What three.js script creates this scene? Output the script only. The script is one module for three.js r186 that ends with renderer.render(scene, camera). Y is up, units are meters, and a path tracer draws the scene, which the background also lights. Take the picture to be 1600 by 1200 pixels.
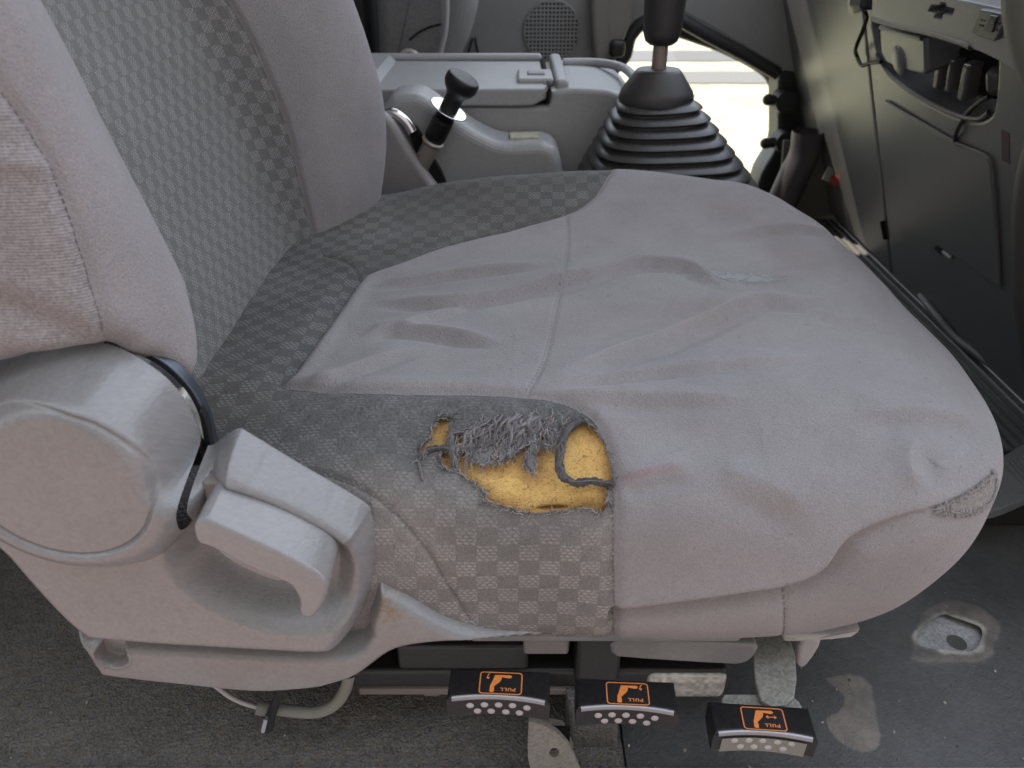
import * as THREE from 'three';
import { mergeGeometries } from 'three/addons/utils/BufferGeometryUtils.js';
import { RoundedBoxGeometry } from 'three/addons/geometries/RoundedBoxGeometry.js';

// ---------------------------------------------------------------- camera, sky, sun, exposure
const scene = new THREE.Scene();
const camera = new THREE.PerspectiveCamera(53.66, 4 / 3, 0.02, 200);
camera.position.set(0, 0.559, 0.341);
camera.rotation.set(-32 * Math.PI / 180, 0, 0);
camera.focus = 0.55;
camera.userData.fStop = camera.getFocalLength() / 2.4;
const SUN = new THREE.Vector3(-0.42, 0.84, -0.3).normalize();
{
  const W = 256, H = 128, d = new Float32Array(W * H * 4);
  for (let j = 0; j < H; j++) for (let i = 0; i < W; i++) {
    const el = (j + 0.5) / H * Math.PI - Math.PI / 2, az = (i + 0.5) / W * 2 * Math.PI, k = (j * W + i) * 4;
    const up = Math.max(0, Math.sin(el)), h = Math.pow(1 - up, 3);
    const cl = 0.5 + 0.5 * Math.sin(az * 3 + 4 * up) * Math.sin(az * 5 + 1.3 + 7 * up), c = 0.6 + 0.3 * cl;
    const sky = [0.48 + 0.52 * h, 0.62 + 0.42 * h, 0.92 + 0.2 * h], cloud = [1.1, 1.17, 1.28];
    for (let q = 0; q < 3; q++) d[k + q] = el < 0 ? [0.32, 0.3, 0.28][q] : sky[q] * (1 - c) + cloud[q] * c;
    d[k + 3] = 1;
  }
  const sky = new THREE.DataTexture(d, W, H, THREE.RGBAFormat, THREE.FloatType);
  sky.mapping = THREE.EquirectangularReflectionMapping; sky.magFilter = THREE.LinearFilter; sky.needsUpdate = true;
  scene.background = sky; scene.environment = sky;
}
const sun = new THREE.DirectionalLight(0xfff1dd, 4);
sun.position.copy(SUN).multiplyScalar(12); sun.castShadow = true;
sun.shadow.mapSize.set(2048, 2048);
Object.assign(sun.shadow.camera, { left: -5, right: 5, top: 5, bottom: -5, near: 1, far: 30 });
scene.add(sun);
const EXPOSURE = 2.35;

//<BASE>
// ---------------------------------------------------------------- noise, curves, lofted surfaces
const hash = (x, y, z) => { let h = Math.imul(x, 374761393) ^ Math.imul(y, 668265263) ^ Math.imul(z, 1274126177); h = Math.imul(h ^ (h >>> 13), 1274126177); return ((h ^ (h >>> 16)) >>> 0) / 4294967296; };
const sm = t => t * t * (3 - 2 * t), mix = (a, b, t) => a + (b - a) * t, clamp = (x, a = 0, b = 1) => Math.min(b, Math.max(a, x));
const step = (a, b, x) => sm(clamp((x - a) / (b - a)));
function noise(x, y, z = 0) {
  const i = Math.floor(x), j = Math.floor(y), k = Math.floor(z), u = sm(x - i), v = sm(y - j), w = sm(z - k);
  const f = (a, b, c) => hash(i + a, j + b, k + c);
  return mix(mix(mix(f(0, 0, 0), f(1, 0, 0), u), mix(f(0, 1, 0), f(1, 1, 0), u), v), mix(mix(f(0, 0, 1), f(1, 0, 1), u), mix(f(0, 1, 1), f(1, 1, 1), u), v), w) * 2 - 1;
}
const fbm = (x, y, z = 0, o = 4) => { let s = 0, a = 0.5; for (let i = 0; i < o; i++) { s += a * noise(x, y, z + i * 7.3); x *= 2.03; y *= 2.03; z *= 2.03; a *= 0.5; } return s; };
let seed = 11; const rnd = () => { seed = (seed + 0x6D2B79F5) | 0; let t = Math.imul(seed ^ (seed >>> 15), 1 | seed); t = (t + Math.imul(t ^ (t >>> 7), 61 | t)) ^ t; return ((t ^ (t >>> 14)) >>> 0) / 4294967296; };
const cr = (a, b, c, d, t) => 0.5 * (2 * b + (c - a) * t + (2 * a - 5 * b + 4 * c - d) * t * t + (3 * b - a - 3 * c + d) * t * t * t);
// net[i][j] = [x, y, z]; Catmull-Rom both ways
function loft(net, n, m) {
  const K = net.length, M = net[0].length, P = new Float32Array((n + 1) * (m + 1) * 3);
  const even = (N, len) => { const c = [0]; for (let i = 1; i < N; i++) c.push(c[i - 1] + len(i)); return f => { const x = f * c[N - 1]; let i = 1; while (i < N - 1 && c[i] < x) i++; return i - 1 + clamp((x - c[i - 1]) / (c[i] - c[i - 1] || 1)); }; };
  const far = (p, q) => Math.hypot(p[0] - q[0], p[1] - q[1], p[2] - q[2]), KI = even(K, i => far(net[i][Math.round(M * 0.45)], net[i - 1][Math.round(M * 0.45)])), MJ = even(M, j => far(net[Math.round(K * 0.35)][j], net[Math.round(K * 0.35)][j - 1]));
  const g = (i, j, c) => { i = clamp(i, 0, K - 1); j = clamp(j, 0, M - 1); return net[i][j][c]; };
  for (let i = 0; i <= n; i++) {
    const s = KI(i / n), a = Math.min(K - 2, Math.floor(s)), t = s - a;
    for (let j = 0; j <= m; j++) {
      const r = MJ(j / m), b = Math.min(M - 2, Math.floor(r)), w = r - b;
      for (let c = 0; c < 3; c++) {
        const row = q => cr(g(a - 1, b + q, c), g(a, b + q, c), g(a + 1, b + q, c), g(a + 2, b + q, c), t);
        P[(i * (m + 1) + j) * 3 + c] = cr(row(-1), row(0), row(1), row(2), w);
      }
    }
  }
  return { n, m, P };
}
const lut = (tab, x) => { if (x <= tab[0][0]) return tab[0][1]; for (let i = 1; i < tab.length; i++) if (x <= tab[i][0]) return mix(tab[i - 1][1], tab[i][1], (x - tab[i - 1][0]) / (tab[i][0] - tab[i - 1][0])); return tab[tab.length - 1][1]; };
function baseCushion(n, m) {
  const X = [-0.285, -0.22, -0.16, -0.1, -0.04, 0.02, 0.08, 0.13, 0.175, 0.215, 0.25, 0.28, 0.302, 0.32, 0.334, 0.344, 0.35];
  const net = X.map(x => {
    const zn = x < 0.235 ? 0.0 : lut([[0.235, 0], [0.25, -0.001], [0.28, -0.012], [0.302, -0.028], [0.32, -0.055], [0.334, -0.095], [0.344, -0.145], [0.35, -0.2]], x);
    const zf = lut([[-0.3, -0.49], [0.25, -0.495], [0.28, -0.488], [0.302, -0.474], [0.32, -0.45], [0.334, -0.41], [0.344, -0.36], [0.35, -0.3]], x);
    const yb = lut([[-0.3, 0.141], [0.13, 0.14], [0.175, 0.142], [0.215, 0.15], [0.25, 0.168], [0.28, 0.19], [0.302, 0.208], [0.32, 0.222], [0.334, 0.232], [0.344, 0.24], [0.35, 0.248]], x);
    const yt = lut([[-0.285, 0.27], [-0.16, 0.284], [-0.1, 0.29], [0.08, 0.291], [0.175, 0.293], [0.25, 0.291], [0.28, 0.287], [0.302, 0.281], [0.32, 0.275], [0.334, 0.269], [0.344, 0.263], [0.35, 0.257]], x);
    const far = lut([[-0.285, -0.004], [-0.15, 0.006], [-0.04, 0.024], [0.04, 0.031], [0.11, 0.033], [0.18, 0.024], [0.25, 0.016], [0.3, 0.006], [0.35, 0]], x);
    const k = (zn - zf) / 0.495, h = yt - yb, nose = step(0.24, 0.35, x), pt = (z, f, dy = 0) => [x, yb + h * f + dy, zn + z * k];
    const sag = -0.004 * (1 - nose);
    return [pt(-0.07, -0.04), pt(-0.014, -0.01), pt(0, 0.07), pt(0.003, 0.33), pt(0.001, 0.6), pt(-0.012, 0.79), pt(-0.037, 0.885), pt(-0.08, 0.985), pt(-0.14, 1, sag), pt(-0.22, 0.98, sag), pt(-0.3, 0.98, sag),
      pt(-0.37, 1, sag + 0.15 * far), pt(-0.425, 1, 0.6 * far), pt(-0.462, 1, far), pt(-0.488, 0.93, far * 0.8), pt(-0.497, 0.6), pt(-0.49, 0)];
  });
  return loft(net, n, m);
}
function baseBack(n, m) {
  const Y = [0.2, 0.25, 0.3, 0.35, 0.4, 0.45, 0.5, 0.55, 0.6];
  const net = Y.map(y => {
    const b = lut([[0.2, -0.212], [0.25, -0.217], [0.3, -0.228], [0.35, -0.241], [0.4, -0.254], [0.45, -0.268], [0.5, -0.283], [0.6, -0.316]], y);
    const f = lut([[0.2, 0.045], [0.295, 0.084], [0.37, 0.117], [0.43, 0.126], [0.49, 0.126], [0.6, 0.135]], y), q = 0.05 + 0.05 * (y - 0.36);
    const pt = (dx, z) => [b + dx, y, z];
    const st = lut([[0.3, 0.03], [0.38, 0.05], [0.5, 0.068], [0.6, 0.08]], y);
    return [pt(-0.2, 0.006), pt(-0.13, 0.018), pt(-0.06, 0.02), pt(st - 0.04, 0.0185), pt(st - 0.006, 0.0105), pt(st + 0.012, -0.012), pt(q + 0.016, -0.04), pt(q + 0.004, -0.068), pt(q - 0.026, -0.094), pt(0.004, -0.122), pt(0, -0.18), pt(-0.003, -0.25), pt(0.001, -0.33), pt(0.012, -0.37),
      pt(f * 0.62, -0.4), pt(f * 0.95, -0.435), pt(f, -0.466), pt(f * 0.72, -0.492), pt(0, -0.505), pt(-0.1, -0.5)];
  });
  return loft(net, n, m);
}
//</BASE>
const CURVES = {
  plush_edge: [[.5703,.7673],[.5526,.734],[.5266,.7018],[.492,.6826],[.4178,.6577],[.3286,.6195],[.2675,.58],[.2323,.5601],[.2204,.5428],[.2096,.4771],[.199,.4052],[.1919,.3496],[.186,.3371],[.2086,.3269],[.2559,.3161],[.3065,.3118],[.3561,.3102],[.4178,.3076],[.4545,.3038],[.4778,.2963],[.4934,.2852],[.5019,.2669],[.506,.2477],[.5071,.2222],[.5067,.1935],[.5094,.1541],[.5138,.1145],[.5167,.08]],
  centre_seam: [[.4964,.6791],[.4947,.624],[.4836,.5484],[.4701,.4719],[.4551,.3783],[.4433,.336],[.4326,.3097]],
  rear_seam: [[.1545,.6099],[.1809,.5952],[.205,.5751],[.2199,.5493]],
  side_seam: [[.1841,.2524],[.2151,.2475],[.2581,.2362],[.2936,.221],[.3218,.2007],[.3434,.1755],[.359,.1446],[.3781,.1087]],
  skirt: [[.5135,.1237],[.571,.1336],[.6233,.1425],[.6686,.1502],[.696,.1643],[.7124,.1869],[.7534,.1997],[.7933,.2037],[.8325,.2065],[.8562,.2086]],
  front_seam: [[.6659,.1491],[.6742,.119],[.6833,.08]],
  f1: [[.2393,.5235],[.2871,.5321],[.3445,.5498],[.4178,.5654],[.4814,.5781]],
  f2: [[.2465,.4878],[.2945,.4804],[.3498,.4821],[.4139,.5007],[.4825,.5324],[.5515,.5616]],
  f3: [[.2482,.4094],[.2805,.4243],[.3258,.4184],[.3686,.4067],[.4178,.3943]],
  f4: [[.2889,.4213],[.3369,.4562],[.3819,.4921]],
  f5: [[.4341,.3253],[.4821,.3493],[.5192,.368],[.5905,.4067],[.6732,.46],[.7157,.4816],[.7717,.4779],[.8501,.5017]],
  f6: [[.4178,.4992],[.466,.5216],[.5671,.5719],[.6298,.5722],[.6558,.5599],[.677,.5226],[.719,.4906]],
  f7: [[.434,.3172],[.4801,.326],[.5451,.3393],[.6383,.3517],[.757,.3693]],
  f8: [[.4363,.3097],[.4787,.308],[.54,.3053],[.6525,.301]],
  f9: [[.7323,.2849],[.7903,.2879],[.845,.2733],[.8767,.2475]],
  f10: [[.6769,.6223],[.7358,.6434],[.8525,.6894],[.9222,.765]],
  f11: [[.7673,.217],[.7693,.2455],[.7912,.2614]],
  f12: [[.5099,.2322],[.5372,.2368],[.5577,.2408],[.5829,.2435]],
  f13: [[.5944,.2413],[.6216,.2341],[.651,.2233],[.687,.2069]],
  f14: [[.2086,.3269],[.2378,.3396],[.2841,.3685],[.322,.3854]],
  f15: [[.7605,.4539],[.8086,.4408],[.8576,.418]],
  f16: [[.5012,.2927],[.5425,.2837],[.5934,.2687],[.6445,.2617]],
  shine: [[.7026,.5312]],
  hole_a: [[.3337,.2508],[.3343,.2591],[.3381,.264],[.3423,.2668],[.3435,.2772],[.3462,.2833],[.3487,.2876],[.3555,.287],[.3622,.2869],[.3604,.2803],[.3599,.2696],[.36,.2605],[.3524,.2604],[.3462,.2593],[.3404,.2574],[.3372,.2512]],
  hole_b: [[.3661,.26],[.3667,.268],[.368,.2734],[.3736,.2757],[.3785,.2784],[.3778,.2726],[.3768,.2672],[.3725,.2632],[.3695,.26]],
  hole_c: [[.3535,.2549],[.358,.2563],[.3629,.2549],[.3647,.2487],[.3659,.2419],[.3597,.2427],[.3547,.2446]],
  hole_d: [[.4302,.2827],[.433,.286],[.4357,.289],[.4372,.2814],[.4361,.2746],[.4332,.2736]],
  hole_main: [[.3684,.2512],[.3697,.2557],[.3735,.2574],[.3776,.2536],[.38,.2506],[.384,.248],[.3886,.2465],[.3948,.2471],[.4009,.2489],[.402,.2564],[.405,.2655],[.4091,.2717],[.4134,.2758],[.4118,.2694],[.4088,.2598],[.4073,.2535],[.4063,.249],[.4132,.2511],[.4201,.2538],[.4271,.2589],[.4327,.2649],[.4337,.2597],[.4305,.2522],[.4295,.2479],[.4323,.2426],[.4358,.2394],[.4389,.2426],[.4398,.2497],[.4408,.2579],[.4437,.2708],[.4486,.2749],[.4476,.2676],[.4458,.2609],[.4513,.2609],[.4572,.2636],[.4602,.2722],[.4635,.2791],[.4715,.2825],[.4824,.2838],[.4899,.2805],[.4964,.2744],[.5013,.2667],[.5049,.2569],[.5073,.247],[.508,.2382],[.5077,.2298],[.5034,.2237],[.5013,.2186],[.5018,.2132],[.4957,.2068],[.4898,.2086],[.4817,.2096],[.4715,.2094],[.4553,.2076],[.4404,.2064],[.4328,.2066],[.4253,.2077],[.4163,.2102],[.4073,.2123],[.4013,.2136],[.3958,.2149],[.3946,.2195],[.3931,.223],[.3876,.2267],[.3833,.2308],[.3768,.2351],[.3713,.2393],[.3691,.2449]],
  cord: [[.4833,.2855],[.4744,.2805],[.4671,.273],[.4628,.2612],[.4603,.2459],[.462,.2369],[.4675,.232],[.4747,.2298],[.4881,.2312],[.4984,.2298],[.5074,.2291]],
  cord2: [[.3355,.2487],[.338,.2543],[.3432,.2574],[.3509,.2587],[.3587,.2583],[.3666,.2549]],
  strand: [[.3632,.2866],[.3621,.2772],[.3617,.2665],[.3632,.2549],[.3661,.2435]],
  tail: [[.333,.2506],[.3352,.2435],[.3383,.2323]],
  slit: [[.4373,.2069],[.4494,.2081],[.47,.209]],
  shred: [[.3695,.26],[.3789,.2817],[.397,.2869],[.4194,.2907],[.4339,.2929],[.4499,.2921],[.4672,.2905],[.4795,.287],[.4636,.2798],[.4568,.266],[.4459,.2629],[.4351,.2693],[.4256,.2597],[.4101,.2511],[.3886,.248],[.3792,.2512]],
  tear: [[.7886,.2],[.806,.2013],[.8363,.2053],[.8555,.206],[.8532,.1841],[.8398,.1776],[.8141,.1872]],
  hole_e: [[.3979,.2816],[.3941,.2747],[.3918,.27],[.3894,.2622],[.3883,.2565],[.391,.2615],[.3944,.2689],[.3958,.274]],
  hole_f: [[.4218,.2815],[.4189,.2759],[.4172,.2721],[.4159,.2658],[.4155,.2614],[.4175,.2653],[.4199,.2712],[.4207,.2754]],
  hole_g: [[.4426,.2882],[.4402,.2837],[.4389,.2806],[.4382,.2757],[.4383,.2723],[.44,.2753],[.4419,.2799],[.4422,.2832]],
  hole_h: [[.4554,.289],[.4526,.285],[.4511,.2823],[.4502,.2777],[.4501,.2746],[.4521,.2771],[.4544,.2812],[.4548,.2843]],
  hole_i: [[.3876,.2817],[.3844,.28],[.3825,.2788],[.3803,.2762],[.3792,.2741],[.3814,.2751],[.3843,.277],[.3856,.2789]],
  near_seam: [[.7365,.2423],[.6994,.2451],[.651,.2471],[.5982,.2464],[.5451,.2438],[.493,.2412],[.4464,.2395]],
  far_edge: [[.727,.6686],[.6399,.6718],[.5318,.6727],[.439,.672],[.3264,.6688],[.2308,.6667],[.1575,.6627]],
  crest: [[.8072,.286],[.5844,.4507],[.4376,.2889]],
  bottom: [[.4137,.1868],[.4243,.2053],[.4263,.2223],[.4184,.243],[.4022,.25],[.3753,.2619],[.3422,.2699],[.317,.2742]],
  side_fold: [[.4964,.2008],[.4759,.2114],[.4512,.2227],[.4347,.2336],[.4225,.2426]]
};

// ---------------------------------------------------------------- helpers for things and parts
const used = {};
const numbered = n => { const k = used[n] = (used[n] ?? -1) + 1; return k ? `${n}_${String(k).padStart(3, '0')}` : n; };
function thing(name, label, category, group, position = [0, 0, 0]) {
  const o = new THREE.Group(); o.name = numbered(name); o.position.set(...position); scene.add(o);
  o.userData = { label, category }; if (group) o.userData.group = group;
  return o;
}
function part(name, geo, mat, parent, label) {
  const o = new THREE.Mesh(Array.isArray(geo) ? join(geo) : geo, mat); o.name = name; o.castShadow = o.receiveShadow = true;
  parent.add(o); if (label) o.userData.label = label; return o;
}
function struct(name, geo, mat) { const o = part(name, geo, mat, scene); o.userData.kind = 'structure'; return o; }
function tagged(name, geo, mat, label, category) { const o = part(numbered(name), geo, mat, scene); o.userData = { label, category }; return o; }
function join(list) {
  const keep = ['position', 'normal', 'uv'];
  return mergeGeometries(list.map(g => { const h = g.index ? g.toNonIndexed() : g.clone(); for (const k of Object.keys(h.attributes)) if (!keep.includes(k)) h.deleteAttribute(k); if (!h.attributes.uv) h.setAttribute('uv', new THREE.BufferAttribute(new Float32Array(h.attributes.position.count * 2), 2)); return h; }));
}
const V = (x, y, z) => new THREE.Vector3(x, y, z);
function smooth2(pts, sub = 6, closed = true, tension = 0.5) {           // smooth 2D or 3D polyline through points
  const v = pts.map(p => V(p[0], p[1], p[2] ?? 0)), c = new THREE.CatmullRomCurve3(v, closed, 'catmullrom', tension);
  return c.getPoints(pts.length * sub).slice(0, closed ? -1 : undefined).map(p => [p.x, p.y, p.z]);
}
const tube = (pts, r, seg = 32, rad = 8, closed = false) => new THREE.TubeGeometry(new THREE.CatmullRomCurve3(pts.map(p => V(...p)), closed), seg, r, rad, closed);
const shapeOf = pts => new THREE.Shape(pts.map(p => new THREE.Vector2(p[0], p[1])));
function slab(pts, z0, z1, bevel = 0.003, holes = [], seg = 3) {         // an outline in x, y given depth from z0 to z1, with bevelled edges
  const s = shapeOf(pts); for (const h of holes) s.holes.push(new THREE.Path(h.map(p => new THREE.Vector2(p[0], p[1]))));
  const g = new THREE.ExtrudeGeometry(s, { depth: Math.max(1e-4, z1 - z0 - 2 * bevel), bevelEnabled: bevel > 0, bevelThickness: bevel, bevelSize: bevel, bevelOffset: -bevel, bevelSegments: seg, steps: 1 });
  return g.translate(0, 0, z0 + bevel);
}
const boxAt = (x0, y0, z0, x1, y1, z1, r = 0.003) => new RoundedBoxGeometry(x1 - x0, y1 - y0, z1 - z0, 3, Math.min(r, (x1 - x0) / 2.01, (y1 - y0) / 2.01, (z1 - z0) / 2.01)).translate((x0 + x1) / 2, (y0 + y1) / 2, (z0 + z1) / 2);
function planarUV(g, s = 1, ax = 'xy') { const p = g.attributes.position, u = new Float32Array(p.count * 2), f = { x: 'getX', y: 'getY', z: 'getZ' }; for (let i = 0; i < p.count; i++) { const o = ax === 'xy' ? p.getZ(i) : p.getY(i); u[i * 2] = (p[f[ax[0]]](i) + 0.15 * o) * s; u[i * 2 + 1] = (p[f[ax[1]]](i) - o) * s; } g.setAttribute('uv', new THREE.BufferAttribute(u, 2)); return g; }
function boxUV(g) {                                                      // uv in metres by the axis each face looks along
  const h = g.index ? g.toNonIndexed() : g, p = h.attributes.position, n = h.attributes.normal, u = new Float32Array(p.count * 2);
  for (let i = 0; i < p.count; i++) { const x = Math.abs(n.getX(i)), y = Math.abs(n.getY(i)), z = Math.abs(n.getZ(i)); const q = x > y && x > z ? [p.getZ(i), p.getY(i)] : y > z ? [p.getX(i), p.getZ(i)] : [p.getX(i), p.getY(i)]; u[i * 2] = q[0]; u[i * 2 + 1] = q[1]; }
  h.setAttribute('uv', new THREE.BufferAttribute(u, 2)); return h;
}

// distance to a polyline of [x, y]: { d, t (0..1 along), s (signed side) }
function polyline(pts) {
  const L = [0]; for (let i = 1; i < pts.length; i++) L.push(L[i - 1] + Math.hypot(pts[i][0] - pts[i - 1][0], pts[i][1] - pts[i - 1][1]));
  const xs = pts.map(p => p[0]), ys = pts.map(p => p[1]), bb = [Math.min(...xs), Math.max(...xs), Math.min(...ys), Math.max(...ys)];
  return (x, y, margin = 1) => {
    if (x < bb[0] - margin || x > bb[1] + margin || y < bb[2] - margin || y > bb[3] + margin) return null;
    let best = 1e9, t = 0, s = 1;
    for (let i = 1; i < pts.length; i++) {
      const ax = pts[i - 1][0], ay = pts[i - 1][1], dx = pts[i][0] - ax, dy = pts[i][1] - ay, l2 = dx * dx + dy * dy || 1e-12;
      const k = clamp(((x - ax) * dx + (y - ay) * dy) / l2), ex = x - ax - k * dx, ey = y - ay - k * dy, d = ex * ex + ey * ey;
      if (d < best) { best = d; t = (L[i - 1] + k * Math.sqrt(l2)) / L[L.length - 1]; s = dx * ey - dy * ex; }
    }
    return { d: Math.sqrt(best), t, s: s < 0 ? -1 : 1 };
  };
}
function polygon(pts) {                                                  // signed distance, positive inside
  const line = polyline([...pts, pts[0]]), xs = pts.map(p => p[0]), ys = pts.map(p => p[1]), bb = [Math.min(...xs), Math.max(...xs), Math.min(...ys), Math.max(...ys)];
  return (x, y, margin = 1) => {
    if (x < bb[0] - margin || x > bb[1] + margin || y < bb[2] - margin || y > bb[3] + margin) return -margin;
    let inside = false;
    for (let i = 0, j = pts.length - 1; i < pts.length; j = i++) if ((pts[i][1] > y) !== (pts[j][1] > y) && x < (pts[j][0] - pts[i][0]) * (y - pts[i][1]) / (pts[j][1] - pts[i][1]) + pts[i][0]) inside = !inside;
    return (inside ? 1 : -1) * line(x, y).d;
  };
}
function normals(S) {
  const { n, m, P } = S, N = new Float32Array(P.length);
  for (let i = 0; i <= n; i++) for (let j = 0; j <= m; j++) {
    const at = (a, b) => (clamp(a, 0, n) * (m + 1) + clamp(b, 0, m)) * 3, i0 = at(i - 1, j), i1 = at(i + 1, j), j0 = at(i, j - 1), j1 = at(i, j + 1);
    const ax = P[i1] - P[i0], ay = P[i1 + 1] - P[i0 + 1], az = P[i1 + 2] - P[i0 + 2], bx = P[j1] - P[j0], by = P[j1 + 1] - P[j0 + 1], bz = P[j1 + 2] - P[j0 + 2];
    let x = ay * bz - az * by, y = az * bx - ax * bz, z = ax * by - ay * bx; const l = (Math.hypot(x, y, z) || 1) * S.flip, k = (i * (m + 1) + j) * 3;
    N[k] = x / l; N[k + 1] = y / l; N[k + 2] = z / l;
  }
  S.N = N;
}
function surface(base, flip, uRow, vZero) {                              // adds normals and uv in metres (u along i, v along j)
  const S = { ...base, flip }, { n, m, P } = S, W = m + 1; normals(S);
  S.U = new Float32Array((n + 1) * W); S.W = new Float32Array((n + 1) * W);
  const row = t => { let k = 0, best = 1e9; for (let j = 0; j <= m; j++) { const e = (Math.floor(n * 0.35) * W + j) * 3, d = Math.hypot(t[0] === null ? 0 : P[e + 1] - t[0], P[e + 2] - t[1]); if (d < best) { best = d; k = j; } } return k; }, jr = row(uRow), jz = row(vZero); let u = 0;
  const dist = (a, b) => Math.hypot(P[a * 3] - P[b * 3], P[a * 3 + 1] - P[b * 3 + 1], P[a * 3 + 2] - P[b * 3 + 2]);
  for (let i = 0; i <= n; i++) {
    if (i) u += dist(i * W + jr, (i - 1) * W + jr);
    let v = 0; const c = [0]; for (let j = 1; j <= m; j++) c.push(v += dist(i * W + j, i * W + j - 1));
    for (let j = 0; j <= m; j++) { S.U[i * W + j] = u; S.W[i * W + j] = c[j] - c[jz]; }
  }
  S.at = (a, b) => {
    const x = clamp(a, 0, 0.99999) * n, y = clamp(b, 0, 0.99999) * m, i = Math.floor(x), j = Math.floor(y), s = x - i, t = y - j, k = i * W + j, q = [[k, (1 - s) * (1 - t)], [k + W, s * (1 - t)], [k + 1, (1 - s) * t], [k + W + 1, s * t]];
    const r = { p: V(0, 0, 0), n: V(0, 0, 0), u: 0, v: 0 };
    for (const [e, w] of q) { r.p.x += S.P[e * 3] * w; r.p.y += S.P[e * 3 + 1] * w; r.p.z += S.P[e * 3 + 2] * w; r.n.x += S.N[e * 3] * w; r.n.y += S.N[e * 3 + 1] * w; r.n.z += S.N[e * 3 + 2] * w; r.u += S.U[e] * w; r.v += S.W[e] * w; }
    r.n.normalize(); return r;
  };
  S.move = (a, b, du, dv) => { const e = 0.004, o = S.at(a, b), x = S.at(a + e, b), y = S.at(a, b + e); return [a + du * e / Math.max(1e-5, x.u - o.u), b + dv * e / Math.max(1e-5, y.v - o.v)]; };
  S.displace = f => { for (let k = 0; k < S.U.length; k++) { const d = f(S.U[k], S.W[k], Math.floor(k / W) / n, (k % W) / m, k); P[k * 3] += S.N[k * 3] * d; P[k * 3 + 1] += S.N[k * 3 + 1] * d; P[k * 3 + 2] += S.N[k * 3 + 2] * d; } normals(S); };
  S.curve = (pts, sub = 5, closed = false) => smooth2(pts, sub, closed).map(([a, b]) => { const r = S.at(a, b); return [r.u, r.v]; });
  return S;
}
const STRIDE = 11;
function sheet(S, color) {                                               // a surface as an indexed mesh with colours
  const { n, m } = S, W = m + 1, A = new Float32Array((n + 1) * W * STRIDE), I = [];
  for (let k = 0; k < (n + 1) * W; k++) {
    const c = color ? color(S.U[k], S.W[k], S.P[k * 3], S.P[k * 3 + 1], S.P[k * 3 + 2]) : [1, 1, 1];
    A.set([S.P[k * 3], S.P[k * 3 + 1], S.P[k * 3 + 2], S.N[k * 3], S.N[k * 3 + 1], S.N[k * 3 + 2], S.U[k], S.W[k], ...c], k * STRIDE);
  }
  for (let i = 0; i < n; i++) for (let j = 0; j < m; j++) { const a = i * W + j, b = a + W; S.flip > 0 ? I.push(a, b, b + 1, a, b + 1, a + 1) : I.push(a, b + 1, b, a, a + 1, b + 1); }
  return { A, I };
}
function clip(M, f) {                                                    // keeps what lies where f(u, v) > 0, cut along f = 0
  const nv = M.A.length / STRIDE, val = new Float32Array(nv), A = [], I = [], kept = new Map(), cut = new Map();
  for (let k = 0; k < nv; k++) { const o = k * STRIDE; val[k] = f(M.A[o + 6], M.A[o + 7], M.A[o], M.A[o + 1], M.A[o + 2]); }
  const keep = k => { let r = kept.get(k); if (r === undefined) { r = A.length / STRIDE; for (let q = 0; q < STRIDE; q++) A.push(M.A[k * STRIDE + q]); kept.set(k, r); } return r; };
  const edge = (a, b) => { if (a > b) [a, b] = [b, a]; const key = a * nv + b; let r = cut.get(key); if (r === undefined) { const t = val[a] / (val[a] - val[b]); r = A.length / STRIDE; for (let q = 0; q < STRIDE; q++) A.push(mix(M.A[a * STRIDE + q], M.A[b * STRIDE + q], t)); cut.set(key, r); } return r; };
  for (let t = 0; t < M.I.length; t += 3) {
    const c = [M.I[t], M.I[t + 1], M.I[t + 2]], s = c.map(k => val[k] > 0), cnt = s[0] + s[1] + s[2];
    if (cnt === 3) I.push(keep(c[0]), keep(c[1]), keep(c[2]));
    else if (cnt) {
      const o = []; for (let q = 0; q < 3; q++) { const a = c[q], b = c[(q + 1) % 3]; if (val[a] > 0) o.push(keep(a)); if ((val[a] > 0) !== (val[b] > 0)) o.push(edge(a, b)); }
      for (let q = 2; q < o.length; q++) I.push(o[0], o[q - 1], o[q]);
    }
  }
  return { A: new Float32Array(A), I };
}
function geometry(M, uvScale = 1) {
  const n = M.A.length / STRIDE, g = new THREE.BufferGeometry(), at = (o, w, s = 1) => { const a = new Float32Array(n * w); for (let k = 0; k < n; k++) for (let q = 0; q < w; q++) a[k * w + q] = M.A[k * STRIDE + o + q] * s; return new THREE.BufferAttribute(a, w); };
  g.setAttribute('position', at(0, 3)); g.setAttribute('normal', at(3, 3)); g.setAttribute('uv', at(6, 2, uvScale)); g.setAttribute('color', at(8, 3)); g.setIndex(M.I);
  return g;
}
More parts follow.
